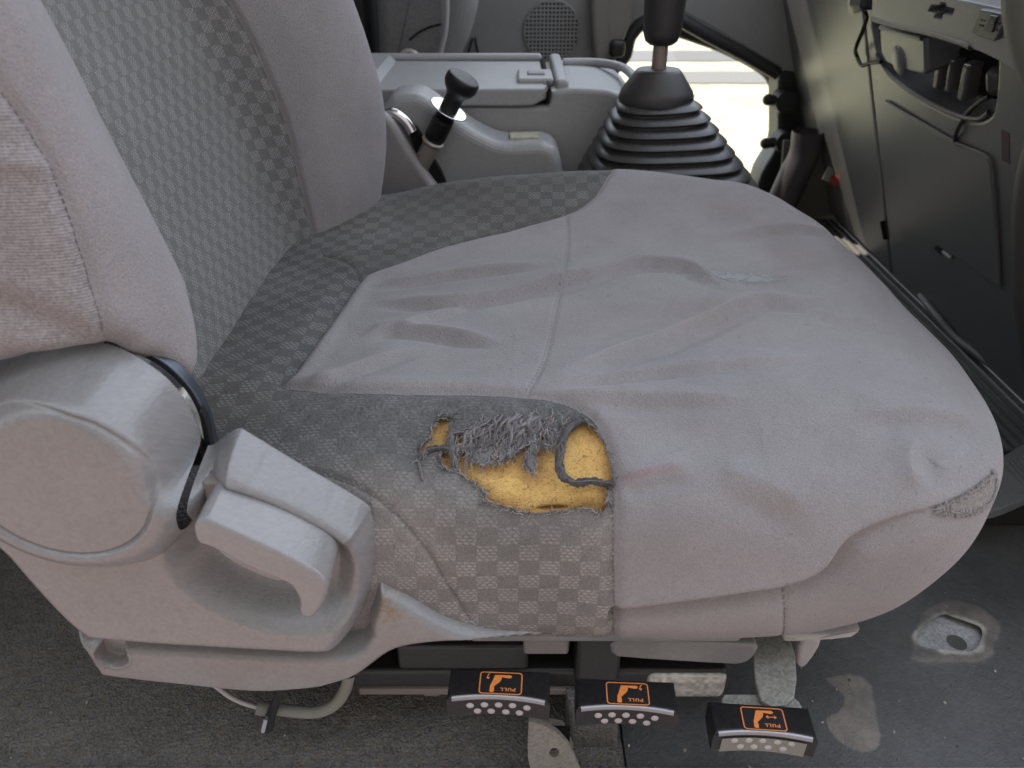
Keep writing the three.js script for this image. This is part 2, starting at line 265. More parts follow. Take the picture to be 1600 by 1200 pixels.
// a plate moulded in relief: outline in x, y; height(x, y, inset) gives z
function relief(outline, cell, height, color, cut) {
  const inside = polygon(outline), xs = outline.map(p => p[0]), ys = outline.map(p => p[1]), x0 = Math.min(...xs) - cell, x1 = Math.max(...xs) + cell, y0 = Math.min(...ys) - cell, y1 = Math.max(...ys) + cell;
  const n = Math.ceil((x1 - x0) / cell), m = Math.ceil((y1 - y0) / cell), P = new Float32Array((n + 1) * (m + 1) * 3), D = new Float32Array((n + 1) * (m + 1));
  for (let i = 0; i <= n; i++) for (let j = 0; j <= m; j++) { const k = i * (m + 1) + j, x = x0 + i * cell, y = y0 + j * cell; D[k] = inside(x, y); P.set([x, y, height(x, y, D[k])], k * 3); }
  const S = { n, m, P, flip: 1 }; normals(S); S.U = new Float32Array(D.length).map((_, k) => P[k * 3]); S.W = new Float32Array(D.length).map((_, k) => P[k * 3 + 1]);
  let M = clip(sheet(S, color), (u, v) => inside(u, v)); if (cut) M = clip(M, (u, v) => -cut(u, v)); for (let k = 0; k < M.A.length; k += STRIDE) { M.A[k + 6] += 0.15 * M.A[k + 2]; M.A[k + 7] -= M.A[k + 2]; }
  return geometry(M);
}

// ---------------------------------------------------------------- materials
const srgb = v => Math.round(255 * Math.pow(clamp(v), 1 / 2.2));
function texture(size, fn, color = true, repeat = 1) {                   // fn(x, y) in 0..1 gives linear [r, g, b] or a height
  const [w, h] = Array.isArray(size) ? size : [size, size], d = new Uint8Array(w * h * 4);
  for (let j = 0; j < h; j++) for (let i = 0; i < w; i++) {
    const c = fn((i + 0.5) / w, (j + 0.5) / h), k = (j * w + i) * 4;
    if (color) { d[k] = srgb(c[0]); d[k + 1] = srgb(c[1]); d[k + 2] = srgb(c[2]); } else d[k] = d[k + 1] = d[k + 2] = Math.round(255 * clamp(c));
    d[k + 3] = 255;
  }
  const t = new THREE.DataTexture(d, w, h); t.wrapS = t.wrapT = THREE.RepeatWrapping; t.magFilter = THREE.LinearFilter; t.repeat.set(...(Array.isArray(repeat) ? repeat : [repeat, repeat]));
  if (color) t.colorSpace = THREE.SRGBColorSpace; t.needsUpdate = true; return t;
}
const pnoise = (x, y, f, z = 0) => {                                      // noise that repeats over 0..1
  const X = x * f, Y = y * f, i = Math.floor(X), j = Math.floor(Y), u = sm(X - i), v = sm(Y - j), q = (a, b) => hash((i + a) % f, (j + b) % f, z);
  return mix(mix(q(0, 0), q(1, 0), u), mix(q(0, 1), q(1, 1), u), v) * 2 - 1;
};
const pf = (x, y, f, o = 4, z = 0) => { let s = 0, a = 0.5; for (let k = 0; k < o; k++) { s += a * pnoise(x, y, f << k, z + k); a *= 0.5; } return s; };
const std = o => new THREE.MeshPhysicalMaterial(o);
// woven check: returns [pattern lightness 0..1, height 0..1]; u, v in metres
function check(u, v) {
  const cw = 0.0126, ch = 0.0118, a = u / cw, b = v / ch, i = Math.floor(a), j = Math.floor(b), x = a - i, y = b - j, light = (i + j) & 1;
  if (light) {
    const r = Math.floor(y * 5), q = x * 3 + (r & 1 ? 0.5 : 0), dx = (q - Math.floor(q) - 0.5) / 0.4, dy = (y * 5 - r - 0.5) / 0.4, d = clamp(1.25 - (dx * dx + dy * dy) * 1.0);
    return [0.35 + 0.65 * sm(d), 0.25 + 0.75 * sm(d)];
  }
  const s = Math.sin((v / 0.00105 + 0.12 * Math.sin(u / 0.0006)) * 2 * Math.PI), t = Math.sin(u / 0.00085 * 2 * Math.PI);
  return [0.17 + 0.09 * s + 0.03 * t, 0.28 + 0.22 * s + 0.08 * t];
}
const GREY = (l, w = 0) => [l * (1.01 + w), l * 0.985, l * (0.985 - w)];
const plushTone = texture(1024, (x, y) => { const f = 0.5 * pf(x, y, 256, 2, 3) + 0.12 * pf(x, y, 16, 5, 9), l = 0.245 * (1 + 0.42 * f); return [l * 1.02, l * 0.965, l * 0.99]; }, true, 1 / 0.14);
const plushGrain = texture(1024, (x, y) => 0.5 + 0.6 * pf(x, y, 200, 3, 5), false, 1 / 0.14);
const plush = std({ map: plushTone, bumpMap: plushGrain, bumpScale: 0.0006, roughness: 1, sheen: 0.3, sheenRoughness: 0.5, sheenColor: new THREE.Color(0.75, 0.73, 0.74), vertexColors: true, side: THREE.DoubleSide });
const ribTone = texture(1024, (x, y) => { const s = Math.sin((y * 88 + 0.25 * pf(x, y, 8, 3, 2)) * 2 * Math.PI), l = 0.245 * (1 + 0.1 * s + 0.4 * pf(x, y, 128, 3, 6)); return [l * 1.03, l * 0.965, l * 0.975]; }, true, 1 / 0.14);
const ribGrain = texture(1024, (x, y) => 0.5 + 0.3 * Math.sin((y * 88 + 0.25 * pf(x, y, 8, 3, 2)) * 2 * Math.PI) + 0.4 * pf(x, y, 200, 2, 5), false, 1 / 0.14);
const ribbed = std({ map: ribTone, bumpMap: ribGrain, bumpScale: 0.00045, roughness: 1, sheen: 0.3, sheenRoughness: 0.5, sheenColor: new THREE.Color(0.75, 0.72, 0.73), vertexColors: true, side: THREE.DoubleSide });
for (const t of [ribTone, ribGrain]) t.rotation = Math.PI / 2 + 0.12;
const weaveTone = (lo, hi, n) => texture([1024, 960], (x, y) => { const [c] = check(x * 0.0504, y * 0.0472), l = mix(lo, hi, c) * (1 + 0.5 * pf(x, y, 128, 2, n)); return [l * 1.01, l * 0.985, l * 0.96]; }, true, [1 / 0.041, 1 / 0.0384]);
const weaveGrain = texture([1024, 960], (x, y) => check(x * 0.0504, y * 0.0472)[1] * 0.8 + 0.25 * pf(x, y, 128, 2, 4), false, [1 / 0.041, 1 / 0.0384]);
const backWeave = std({ map: weaveTone(0.115, 0.235, 1), bumpMap: weaveGrain, bumpScale: 0.0007, roughness: 0.7, sheen: 0.7, sheenRoughness: 0.4, sheenColor: new THREE.Color(0.7, 0.75, 0.73), vertexColors: true });
const leather = texture(512, (x, y) => 0.5 + 0.6 * pf(x, y, 110, 2, 8), false, 1 / 0.1);
const grains = {};
function plasticMat(l, rough, tint = [1.02, 0.98, 0.985], grain = 0.1, extra = {}) {
  const t = grains[grain] ??= texture(512, (x, y) => { const f = pf(x, y, 64, 3, 2), b = pf(x, y, 4, 4, 7), k = 0.6 * (1 + grain * f + 0.05 * b); return [k, k, k]; }, true, 1 / 0.12);
  return std({ map: t, color: new THREE.Color(...tint.map(c => Math.min(1, c * l / 0.6))), bumpMap: leather, bumpScale: 0.00012, roughness: rough, ...extra });
}
const plastic = plasticMat(0.2, 0.27, [1, 0.99, 1.005], 0.12, { vertexColors: true, ior: 1.6 });
const greyPlastic = plasticMat(0.31, 0.42, [0.98, 1, 1.02]);
const darkPlastic = plasticMat(0.055, 0.42, [1, 1, 0.95], 0.12);
const dashPlastic = plasticMat(0.14, 0.36, [0.97, 1, 1.01], 0.14, { ior: 1.7 });
const trimPlastic = plasticMat(0.22, 0.38, [0.98, 1, 1.03], 0.08);
const rubber = plasticMat(0.022, 0.5, [1, 1, 1.05], 0.12);
const blackGloss = plasticMat(0.011, 0.32, [1, 1, 1.08], 0.5, { specularIntensity: 0.55 });
const blackPaint = plasticMat(0.02, 0.4, [1, 0.97, 0.95], 0.4);
const chrome = std({ color: new THREE.Color(0.75, 0.74, 0.76), metalness: 1, roughness: 0.22 });
const steel = std({ map: texture(256, (x, y) => { const k = 0.42 * (1 + 0.6 * pf(x, y, 16, 4, 3)); return [k * 1.05, k, k * 0.9]; }, true, 1 / 0.05), metalness: 0.6, roughness: 0.5 });
const zinc = std({ map: texture(256, (x, y) => { const f = pf(x, y, 24, 3, 3), k = 0.27 * (1 + 0.5 * f); return [k * 1.02, k, k * 0.88]; }, true, 1 / 0.04), bumpMap: leather, bumpScale: 0.0003, metalness: 0.35, roughness: 0.62 });
const rust = std({ map: texture(256, (x, y) => { const f = clamp(0.5 + 1.4 * pf(x, y, 12, 4, 6)); return [mix(0.03, 0.24, f), mix(0.03, 0.11, f), mix(0.035, 0.05, f)]; }, true, 1 / 0.05), metalness: 0.5, roughness: 0.5 });
const doorPlastic = plasticMat(0.26, 0.55, [0.98, 1, 1.02]);
const seatDark = plasticMat(0.15, 0.95, [1, 1, 1.02], 0.3);
const hole = std({ color: new THREE.Color(0.004, 0.004, 0.004), roughness: 1 });
const cable = std({ color: new THREE.Color(0.012, 0.012, 0.013), roughness: 0.45 });
const cream = std({ color: new THREE.Color(0.62, 0.58, 0.42), roughness: 0.5 });

// ---------------------------------------------------------------- the driver's seat
const seat = thing('driver_seat', 'worn grey fabric driver seat with torn side bolster showing yellow foam', 'car seat');
const CU = surface(baseCushion(600, 720), 1, [0.289, -0.08], [0.289, -0.08]);
const cuv = (k, sub, closed) => CU.curve(CURVES[k], sub, closed);
const plushLine = cuv('plush_edge', 4);
const plushPoly = polygon([...plushLine, [plushLine.at(-1)[0], -0.4], [1.2, -0.4], [1.2, 0.8], [plushLine[0][0] + 0.02, 0.8]]);
const plushSeam = polyline(plushLine);
const holes = ['hole_a', 'hole_b', 'hole_c', 'hole_d', 'hole_e', 'hole_f', 'hole_g', 'hole_h', 'hole_i', 'hole_main'].map(k => polygon(cuv(k, 3, true)));
const holeD = (u, v) => { let d = -1; for (const h of holes) d = Math.max(d, h(u, v, 0.02)); return d; };
const skirtLine = cuv('skirt', 6), skirt = polyline(skirtLine);
const skirtPoly = polygon([...skirtLine, [1.2, skirtLine.at(-1)[1] + 0.002], [1.2, -0.5], [skirtLine[0][0] - 0.004, -0.5], [skirtLine[0][0] - 0.004, skirtLine[0][1]]]);
const seams = ['centre_seam', 'rear_seam', 'side_seam', 'front_seam'].map(k => polyline(cuv(k, 5)));
// folds: [curve, height, width on the left side, width on the right side]
const FOLDS = [['f1', 0.0036, 0.0048, 0.012], ['f2', 0.0044, 0.0056, 0.014], ['f3', 0.0044, 0.0056, 0.013], ['f4', 0.0026, 0.005, 0.011], ['f5', 0.005, 0.008, 0.016], ['f6', 0.004, 0.008, 0.016], ['f7', 0.003, 0.0045, 0.011], ['f8', 0.0028, 0.005, 0.011], ['f9', 0.0026, 0.006, 0.012], ['f10', 0.0022, 0.007, 0.014], ['f11', 0.003, 0.008, 0.008], ['f12', 0.003, 0.005, 0.009], ['f13', 0.0026, 0.009, 0.012], ['f14', 0.003, 0.006, 0.012], ['f15', 0.002, 0.007, 0.012]].map(([k, h, a, b]) => ({ f: polyline(cuv(k, 5)), h, a: a * 0.85, b }));
const dip = polyline(cuv('f16', 5));
const foldAt = (u, v) => {
  let d = 0;
  for (const { f, h, a, b } of FOLDS) {
    const r = f(u, v, 0.09); if (!r) continue; const e = step(0, 0.22, r.t) * step(1, 0.66, r.t), x = r.d;
    d += 1.5 * e * h * (r.s > 0 ? Math.exp(-Math.pow(x / b, 1.3)) : Math.exp(-Math.pow(x / a, 1.5)) - 0.62 * Math.exp(-(((x - 2.2 * a) / (1.15 * a)) ** 2)));
  }
  return d;
};
CU.displace((u, v) => {
  const pd = plushPoly(u, v, 0.05), ps = plushSeam(u, v, 0.03);
  let d = 0.0009 * fbm(u * 16, v * 16, 3, 3);
  if (pd > 0) d += 0.0012 * step(0, 0.008, pd) + foldAt(u, v) + (u < 0.3 ? 0.0022 * step(0.3, 0.26, u) * Math.exp(-(((pd - 0.009) / 0.007) ** 2)) : 0);
  else {
    d += 0.0009 * fbm(u * 40, v * 40, 8, 2);
    if (u < 0.17 && v > 0.0) d += 0.005 * step(0.17, 0.12, u) * step(0.0, 0.03, v) * step(0, 0.022, -pd);
  }
  if (ps) d -= 0.0026 * Math.exp(-((ps.d / 0.0032) ** 2));
  for (const s of seams) { const r = s(u, v, 0.01); if (r) d -= 0.0013 * Math.exp(-((r.d / 0.0022) ** 2)); }
  const dp = dip(u, v, 0.05); if (dp) d -= 0.0035 * Math.exp(-((dp.d / 0.017) ** 2)) * Math.sqrt(Math.sin(Math.PI * clamp(dp.t)));
  const sk = skirt(u, v, 0.05);
  if (sk) {
    const below = skirtPoly(u, v) > 0, amp = lut([[0, 0.7], [0.25, 1], [0.48, 1.05], [0.6, 0.5], [0.75, 0.15], [1, 0]], sk.t);
    if (below) d -= amp * 0.0095 * Math.exp(-(((sk.d - 0.005) / 0.012) ** 2)); else d += amp * 0.0075 * Math.exp(-((sk.d / 0.021) ** 1.6)) * Math.sqrt(clamp(1 - (1 - Math.min(1, sk.d / 0.0045)) ** 2, 0.02, 1));
  }
  const hd = holeD(u, v); if (hd > -0.018) d -= 0.002 * step(-0.018, 0, hd);
  return d;
});
const dust = (u, v, s) => 1 + s * fbm(u * 22, v * 22, 5, 4);
const pinkLine = polyline(cuv('f12', 5));
const cuSheet = sheet(CU, (u, v, x, y, z) => { const k = dust(u, v, 0.13), low = step(-0.05, -0.16, v), spot = clamp((fbm(u * 9, v * 9, 40, 3) - 0.16) * 3); const pk = pinkLine(u, v, 0.02), pw = pk ? 0.8 * Math.exp(-((pk.d / 0.0022) ** 2)) * step(0, 0.1, pk.t) * step(1, 0.5, pk.t) : 0, sp = noise(u * 330, v * 330, 60) > 0.93 ? 0.75 : 1; return [sp * k * (1 - 0.04 * spot), sp * k * (1 - 0.25 * pw) * (1 - 0.07 * spot - 0.02 * low), sp * k * (1 - 0.22 * pw) * (1 - 0.1 * spot - 0.02 * low)]; });
const checkTop = (u, v) => {
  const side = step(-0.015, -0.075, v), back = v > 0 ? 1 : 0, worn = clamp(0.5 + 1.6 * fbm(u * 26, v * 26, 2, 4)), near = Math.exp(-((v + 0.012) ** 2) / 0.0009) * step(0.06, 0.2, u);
  const c = check(u + 0.0016 * fbm(u * 30, v * 30, 6, 2), v + 0.0016 * fbm(u * 30, v * 30, 16, 2)), rear = back * step(0.17, 0.12, u);
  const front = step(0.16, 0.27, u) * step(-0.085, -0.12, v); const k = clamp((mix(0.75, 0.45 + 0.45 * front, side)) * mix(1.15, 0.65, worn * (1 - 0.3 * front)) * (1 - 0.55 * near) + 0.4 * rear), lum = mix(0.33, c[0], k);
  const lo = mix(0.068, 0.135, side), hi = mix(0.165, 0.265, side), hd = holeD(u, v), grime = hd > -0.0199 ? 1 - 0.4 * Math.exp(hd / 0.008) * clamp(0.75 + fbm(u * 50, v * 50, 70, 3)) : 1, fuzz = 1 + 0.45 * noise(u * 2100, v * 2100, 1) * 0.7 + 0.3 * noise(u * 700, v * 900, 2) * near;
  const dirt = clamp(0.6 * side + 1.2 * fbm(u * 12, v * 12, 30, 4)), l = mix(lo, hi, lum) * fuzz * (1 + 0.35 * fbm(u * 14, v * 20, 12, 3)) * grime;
  return [[l * mix(1, 1.05, dirt), l * mix(0.985, 0.95, dirt), l * mix(0.985, 0.88, dirt)], mix(0.35, c[1], clamp(k + 0.1)) * 0.8 + 0.2 * (0.5 + 0.5 * noise(u * 1900, v * 1900, 7))];
};
const CHK = [0.42, 0.74, -0.22];
const heights = [];
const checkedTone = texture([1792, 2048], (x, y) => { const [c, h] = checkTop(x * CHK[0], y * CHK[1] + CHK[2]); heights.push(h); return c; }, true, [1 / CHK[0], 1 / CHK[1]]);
let hi = 0; const checkedGrain = texture([1792, 2048], () => heights[hi++], false, [1 / CHK[0], 1 / CHK[1]]);
for (const t of [checkedTone, checkedGrain]) t.offset.set(0, -CHK[2] / CHK[1]);
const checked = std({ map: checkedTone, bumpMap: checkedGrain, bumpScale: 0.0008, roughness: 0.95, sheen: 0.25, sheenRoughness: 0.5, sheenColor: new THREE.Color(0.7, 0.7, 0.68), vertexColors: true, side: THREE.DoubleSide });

const jag = (u, v) => 0.0011 * fbm(u * 380, v * 380, 4, 3);
const plushSheet = clip(cuSheet, (u, v) => plushPoly(u, v, 0.05));
part('seat_cover', geometry(clip(plushSheet, (u, v) => -skirtPoly(u, v))), plush, seat, 'plain grey velour panel with creases and a torn front corner');
const borderSheet = clip(plushSheet, (u, v) => skirtPoly(u, v));
const frontSplit = polyline(cuv('front_seam', 5)), fs0 = cuv('front_seam', 5).at(-1)[0];
part('front_border', geometry(clip(borderSheet, u => fs0 - u)), plush, seat, 'lower velour strip under the fold');
part('front_border', geometry(clip(borderSheet, u => u - fs0)), plush, seat, 'velour border below the torn front corner');
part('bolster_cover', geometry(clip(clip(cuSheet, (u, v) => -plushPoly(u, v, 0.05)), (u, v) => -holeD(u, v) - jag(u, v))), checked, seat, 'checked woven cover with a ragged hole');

// foam under the hole
const FO = surface(baseCushion(600, 720), 1, [0.289, -0.08], [0.289, -0.08]), slit = polyline(cuv('slit', 5));
FO.displace((u, v) => { const s = slit(u, v, 0.02); return -0.0078 + 0.002 * fbm(u * 45, v * 45, 9, 3) - (s ? 0.006 * Math.exp(-((s.d / 0.0014) ** 2)) * Math.sin(Math.PI * clamp(s.t)) : 0); });
const foamTone = texture(1024, (x, y) => { const pore = clamp((pf(x, y, 200, 2, 3) - 0.14) * 5), st = clamp(0.5 + 1.3 * pf(x, y, 10, 4, 8)), spot = clamp((pf(x, y, 60, 2, 21) - 0.42) * 9); const l = (1 - 0.3 * pore) * (1 - 0.16 * st) * (1 - 0.4 * spot); return [0.68 * l, (0.445 - 0.035 * st) * l, (0.15 - 0.02 * st) * l]; }, true, 1 / 0.16);
const foamGrain = texture(1024, (x, y) => 0.6 - 0.9 * clamp((pf(x, y, 150, 2, 3) - 0.1) * 3) + 0.3 * pf(x, y, 60, 2, 4), false, 1 / 0.16);
const foamMat = std({ map: foamTone, bumpMap: foamGrain, bumpScale: 0.0006, roughness: 1 });
foamMat.vertexColors = true;
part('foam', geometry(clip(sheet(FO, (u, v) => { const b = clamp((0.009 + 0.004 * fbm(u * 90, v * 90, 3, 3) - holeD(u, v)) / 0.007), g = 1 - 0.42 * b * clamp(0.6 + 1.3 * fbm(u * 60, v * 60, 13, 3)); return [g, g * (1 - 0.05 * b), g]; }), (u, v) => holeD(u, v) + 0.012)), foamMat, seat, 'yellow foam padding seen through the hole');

// loose threads, cords and stitches
const yarn = std({ color: new THREE.Color(0.2, 0.187, 0.187), roughness: 1 });
const cordMat = std({ map: texture(256, (x, y) => { const k = 0.19 * (1 + 1.1 * pf(x, y, 48, 3, 3)); return [k * 1.02, k * 0.98, k]; }, true, [2, 9]), bumpMap: plushGrain, bumpScale: 0.001, roughness: 1 });
const paleYarn = std({ color: new THREE.Color(0.33, 0.305, 0.305), roughness: 1 });
const darkYarn = std({ color: new THREE.Color(0.075, 0.075, 0.08), roughness: 1 });
const seamYarn = std({ color: new THREE.Color(0.16, 0.15, 0.15), roughness: 1 });
const strandGeo = (a, b, len, dir, wave, lift, r) => {                    // a thread that starts at (a, b) on the cushion and wanders along dir (u, v)
  const pts = [], n = 7; let q = [a, b], ph = rnd() * 6.28, w = rnd() * 0.6 + 0.7;
  for (let i = 0; i <= n; i++) {
    const s = CU.at(...q), h = lift * (0.25 + Math.sin(Math.PI * i / n)); pts.push([s.p.x + s.n.x * h, s.p.y + s.n.y * h, s.p.z + s.n.z * h]);
    const ang = dir + wave * Math.sin(ph + i * w * 1.6), l = len / n; q = CU.move(q[0], q[1], Math.cos(ang) * l, Math.sin(ang) * l);
  }
  return tube(pts, r, 9, 4);
};
const edgePts = k => smooth2(CURVES[k], 6, true);
{
  const fuzz = [], pale = [], dark = [];
  for (const k of ['hole_a', 'hole_b', 'hole_c', 'hole_d', 'hole_e', 'hole_f', 'hole_g', 'hole_h', 'hole_i', 'hole_main']) {
    const e = edgePts(k);
    for (let i = 0; i < e.length; i++) {
      const [a, b] = e[i], [c, d] = e[(i + 1) % e.length], A = CU.at(a, b), B = CU.at(c, d), L = Math.hypot(B.u - A.u, B.v - A.v), cnt = Math.max(1, Math.round(L / 0.0012));
      const tang = Math.atan2(B.v - A.v, B.u - A.u);
      for (let q = 0; q < cnt; q++) {
        const t = rnd(), p = [mix(a, c, t), mix(b, d, t)], o = CU.move(p[0], p[1], (rnd() - 0.5) * 0.0016, (rnd() - 0.5) * 0.0016);
        const pick = rnd(), dir = pick < 0.55 ? tang + (rnd() - 0.5) * 0.9 : tang + (rnd() < 0.5 ? 1 : -1) * (0.7 + rnd() * 0.9), len = pick < 0.55 ? 0.003 + rnd() * 0.005 : 0.0012 + rnd() * 0.0028;
        (rnd() < 0.3 ? pale : rnd() < 0.25 ? dark : fuzz).push(strandGeo(o[0], o[1], len, dir, 0.7, 0.0008, 0.00016 + rnd() * 0.00016));
      }
    }
  }
  // the shredded band above the hole
  const zone = polygon(smooth2(CURVES.shred, 5, true)), bb = CURVES.shred.reduce((r, [a, b]) => [Math.min(r[0], a), Math.max(r[1], a), Math.min(r[2], b), Math.max(r[3], b)], [1, 0, 1, 0]);
  for (let i = 0, got = 0; i < 9000 && got < 150; i++) {
    const a = mix(bb[0], bb[1], rnd()), b = mix(bb[2], bb[3], rnd()); if (zone(a, b) < 0) continue; const s = CU.at(a, b); if (holeD(s.u, s.v) > 0.0005) continue; got++;
    const flow = -Math.PI / 2 - 0.6 + 0.9 * (a - bb[0]) / (bb[1] - bb[0]) + 1.1 * fbm(s.u * 55, s.v * 55, 3, 2);
    (rnd() < 0.14 ? pale : rnd() < 0.4 ? dark : fuzz).push(strandGeo(a, b, 0.007 + rnd() * 0.01, flow, 0.8, 0.0001 + rnd() * 0.0004, 0.00016 + rnd() * 0.00017));
  }
  for (const [l, m, c] of [[fuzz, yarn, 'grey frayed threads round the hole'], [pale, paleYarn, 'pale frayed threads round the hole'], [dark, darkYarn, 'dark frayed threads round the hole']]) part('frayed_thread', join(l), m, seat, c).userData.kind = 'stuff';
}
{
  const list = [], fray = [], zone = CURVES.shred, clothTone = texture(256, (x, y) => { const k = 0.25 * (1 + 0.6 * Math.sin(x * 6.283 * 7 + 2 * pf(x, y, 8, 2, 3)) + 0.5 * pf(x, y, 48, 2, 5)); return [k * 1.03, k * 0.98, k]; });
  const cloth = std({ map: clothTone, bumpMap: clothTone, bumpScale: 0.0004, roughness: 1, side: THREE.DoubleSide });
  const cloths = [cloth, 0, 0].map((c, i) => { if (!i) return cloth; const m = cloth.clone(); m.color = new THREE.Color(...[[0.62, 0.62, 0.65], [0.95, 0.9, 0.9]][i - 1]); return m; });
  const top = smooth2([zone[1], zone[2], zone[3], zone[4], zone[5], zone[6], zone[7]], 8, false);
  for (let r = 0; r < 38; r++) {
    const st = top[Math.min(top.length - 1, Math.floor((r + 0.5 * rnd()) / 60 * top.length))], n = 12, L = 0.012 + rnd() * 0.012 - 0.005 * (r / 38), w0 = 0.00055 + rnd() * rnd() * 0.0014, ph = rnd() * 6.28, bend = 0.35 + rnd() * 0.5, rot = (rnd() - 0.5) * 0.9, tone = cloths[r % 3];
    let q = CU.move(st[0], st[1], 0, 0.001 - rnd() * 0.011); const pos = [], uv = [], idx = [];
    for (let i = 0; i <= n; i++) {
      const t = i / n, S = CU.at(...q), dir = -Math.PI / 2 - 0.55 + 0.35 * r / 38 + rot * 0.6 + bend * Math.sin(ph + t * 4.2), e = 0.003, f = CU.at(...CU.move(q[0], q[1], Math.cos(dir) * e, Math.sin(dir) * e)).p.sub(S.p).normalize(), lat = f.clone().cross(S.n).normalize(), tw = rot * 1.6 * t;
      lat.multiplyScalar(Math.cos(tw)).addScaledVector(S.n, Math.sin(tw)); const w = w0 * (0.6 + 0.5 * Math.sin(Math.PI * Math.min(1, t * 1.15))) * (t > 0.86 ? 1.05 - (t - 0.86) * 3.5 : 1), h = 0.0007 + 0.0022 * Math.sin(Math.PI * Math.min(1, t)) * (0.4 + 0.6 * Math.abs(rot)) + 0.0004 * (r % 3);
      for (let k = -2; k <= 2; k++) { const c = S.p.clone().addScaledVector(S.n, h - 0.0005 * (k / 2) ** 2).addScaledVector(lat, w * k / 2 + 0.0002 * (rnd() - 0.5)); pos.push(c.x, c.y, c.z); uv.push(w0 * k / 2 / 0.003 + r * 0.37, t * L / 0.006); }
      if (i < n) for (let k = 0; k < 4; k++) { const a = i * 5 + k, b = a + 5; idx.push(a, b, a + 1, a + 1, b, b + 1); }
      if (i > 1) for (let z = 0; z < (i > n - 2 ? 7 : 2); z++) { const sd = i > n - 2 ? (rnd() - 0.5) * 2 : rnd() < 0.5 ? -1 : 1, c = S.p.clone().addScaledVector(S.n, h).addScaledVector(lat, w * sd), g = [c.toArray()]; for (let k = 1; k < 4; k++) g.push(c.clone().addScaledVector(f, 0.0005 * k * (0.4 + rnd())).addScaledVector(lat, sd * 0.0003 * k * rnd()).addScaledVector(S.n, 0.0002 * k * (rnd() - 0.6)).toArray()); fray.push(tube(g, 0.00013, 4, 3)); }
      q = CU.move(q[0], q[1], Math.cos(dir) * L / n, Math.sin(dir) * L / n);
    }
    const g = new THREE.BufferGeometry(); g.setAttribute('position', new THREE.Float32BufferAttribute(pos, 3)); g.setAttribute('uv', new THREE.Float32BufferAttribute(uv, 2)); g.setIndex(idx); g.computeVertexNormals();
    part('cloth_shred', g, tone, seat);
  }
  part('frayed_thread', join(fray), yarn, seat, 'fine threads on the hanging shreds').userData.kind = 'stuff';
}
function cord(key, r, lift, label) {                                     // a torn strip of cover rolled into a fuzzy cord
  const pts = smooth2(CURVES[key], 6, false), mid = pts.map(([a, b], i) => { const s = CU.at(a, b), h = lift * Math.sin(Math.PI * clamp(i / (pts.length - 1), 0.06, 0.94)); return s.p.clone().addScaledVector(s.n, h); });
  const list = [], curve = new THREE.CatmullRomCurve3(mid), L = curve.getLength();
  const body = new THREE.TubeGeometry(curve, 160, r, 14), p = body.attributes.position, nn = body.attributes.normal;
  for (let i = 0; i < p.count; i++) { const k = r * 1.0 * fbm(p.getX(i) * 1200, p.getY(i) * 1200, p.getZ(i) * 1200, 3) + r * 0.5 * noise(p.getX(i) * 300, p.getY(i) * 300, p.getZ(i) * 300); p.setXYZ(i, p.getX(i) + nn.getX(i) * k, p.getY(i) + nn.getY(i) * k, p.getZ(i) + nn.getZ(i) * k); }
  part('torn_strip', body, cordMat, seat, label);
  for (let i = 0; i < L / 0.00013; i++) { const t = rnd() * 0.9, th = rnd() * 6.28, dth = (rnd() - 0.5) * 4, q = []; for (let k = 0; k < 4; k++) { const c = curve.getPointAt(clamp(t + k * 0.0016 / L)), rr = r * (1.05 + 0.45 * rnd()), an = th + dth * k / 3; q.push([c.x + Math.cos(an) * rr, c.y + Math.sin(an) * rr * 0.8, c.z + Math.sin(an) * rr * 0.6]); } list.push(tube(q, 0.00013 + 0.0001 * rnd(), 5, 3)); }
  part('frayed_thread', join(list), yarn, seat).userData.kind = 'stuff';
}
cord('cord', 0.0021, 0.0022, 'torn strip of cover looping over the foam');
cord('cord2', 0.0016, 0.0012, 'torn strip bridging the left end of the hole');
cord('strand', 0.0013, 0.001, 'dark strand crossing the left end of the hole');
cord('tail', 0.0006, 0.001, 'loose thread hanging left of the hole');
function stitches(keys, S, gap, name, mat, pitch = 0.0046, len = 0.0031, r = 0.00042) {
  const list = [];
  for (const c of keys) {
    const p = smooth2(c, 24, false).map(([a, b]) => S.at(a, b)); let acc = 0;
    for (let i = 1; i < p.length; i++) {
      acc += p[i].p.distanceTo(p[i - 1].p); if (acc < pitch) continue; acc = 0;
      const t = p[i].p.clone().sub(p[i - 1].p).normalize(), n = p[i].n, lat = t.clone().cross(n), jit = (rnd() - 0.5) * 0.0004, q = [];
      for (let k = 0; k < 4; k++) { const s = k / 3 - 0.5; q.push(p[i].p.clone().addScaledVector(t, s * len).addScaledVector(lat, gap + jit).addScaledVector(n, 0.0002 + 0.0003 * (1 - 4 * s * s)).toArray()); }
      list.push(tube(q, r, 4, 5));
    }
  }
  const o = part('stitching', join(list), mat, seat, name); o.userData.kind = 'stuff'; return o;
}
stitches([CURVES.centre_seam], CU, 0.0014, 'stitches across the seat cover', seamYarn, 0.004, 0.0024, 0.00032);
stitches([CURVES.side_seam, CURVES.rear_seam], CU, 0, 'stitches curving down the checked side', seamYarn, 0.0034, 0.0024, 0.00034);
stitches([CURVES.plush_edge.slice(-8), CURVES.front_seam], CU, 0, 'stitches down the front seam', seamYarn, 0.0036, 0.0022, 0.00034);

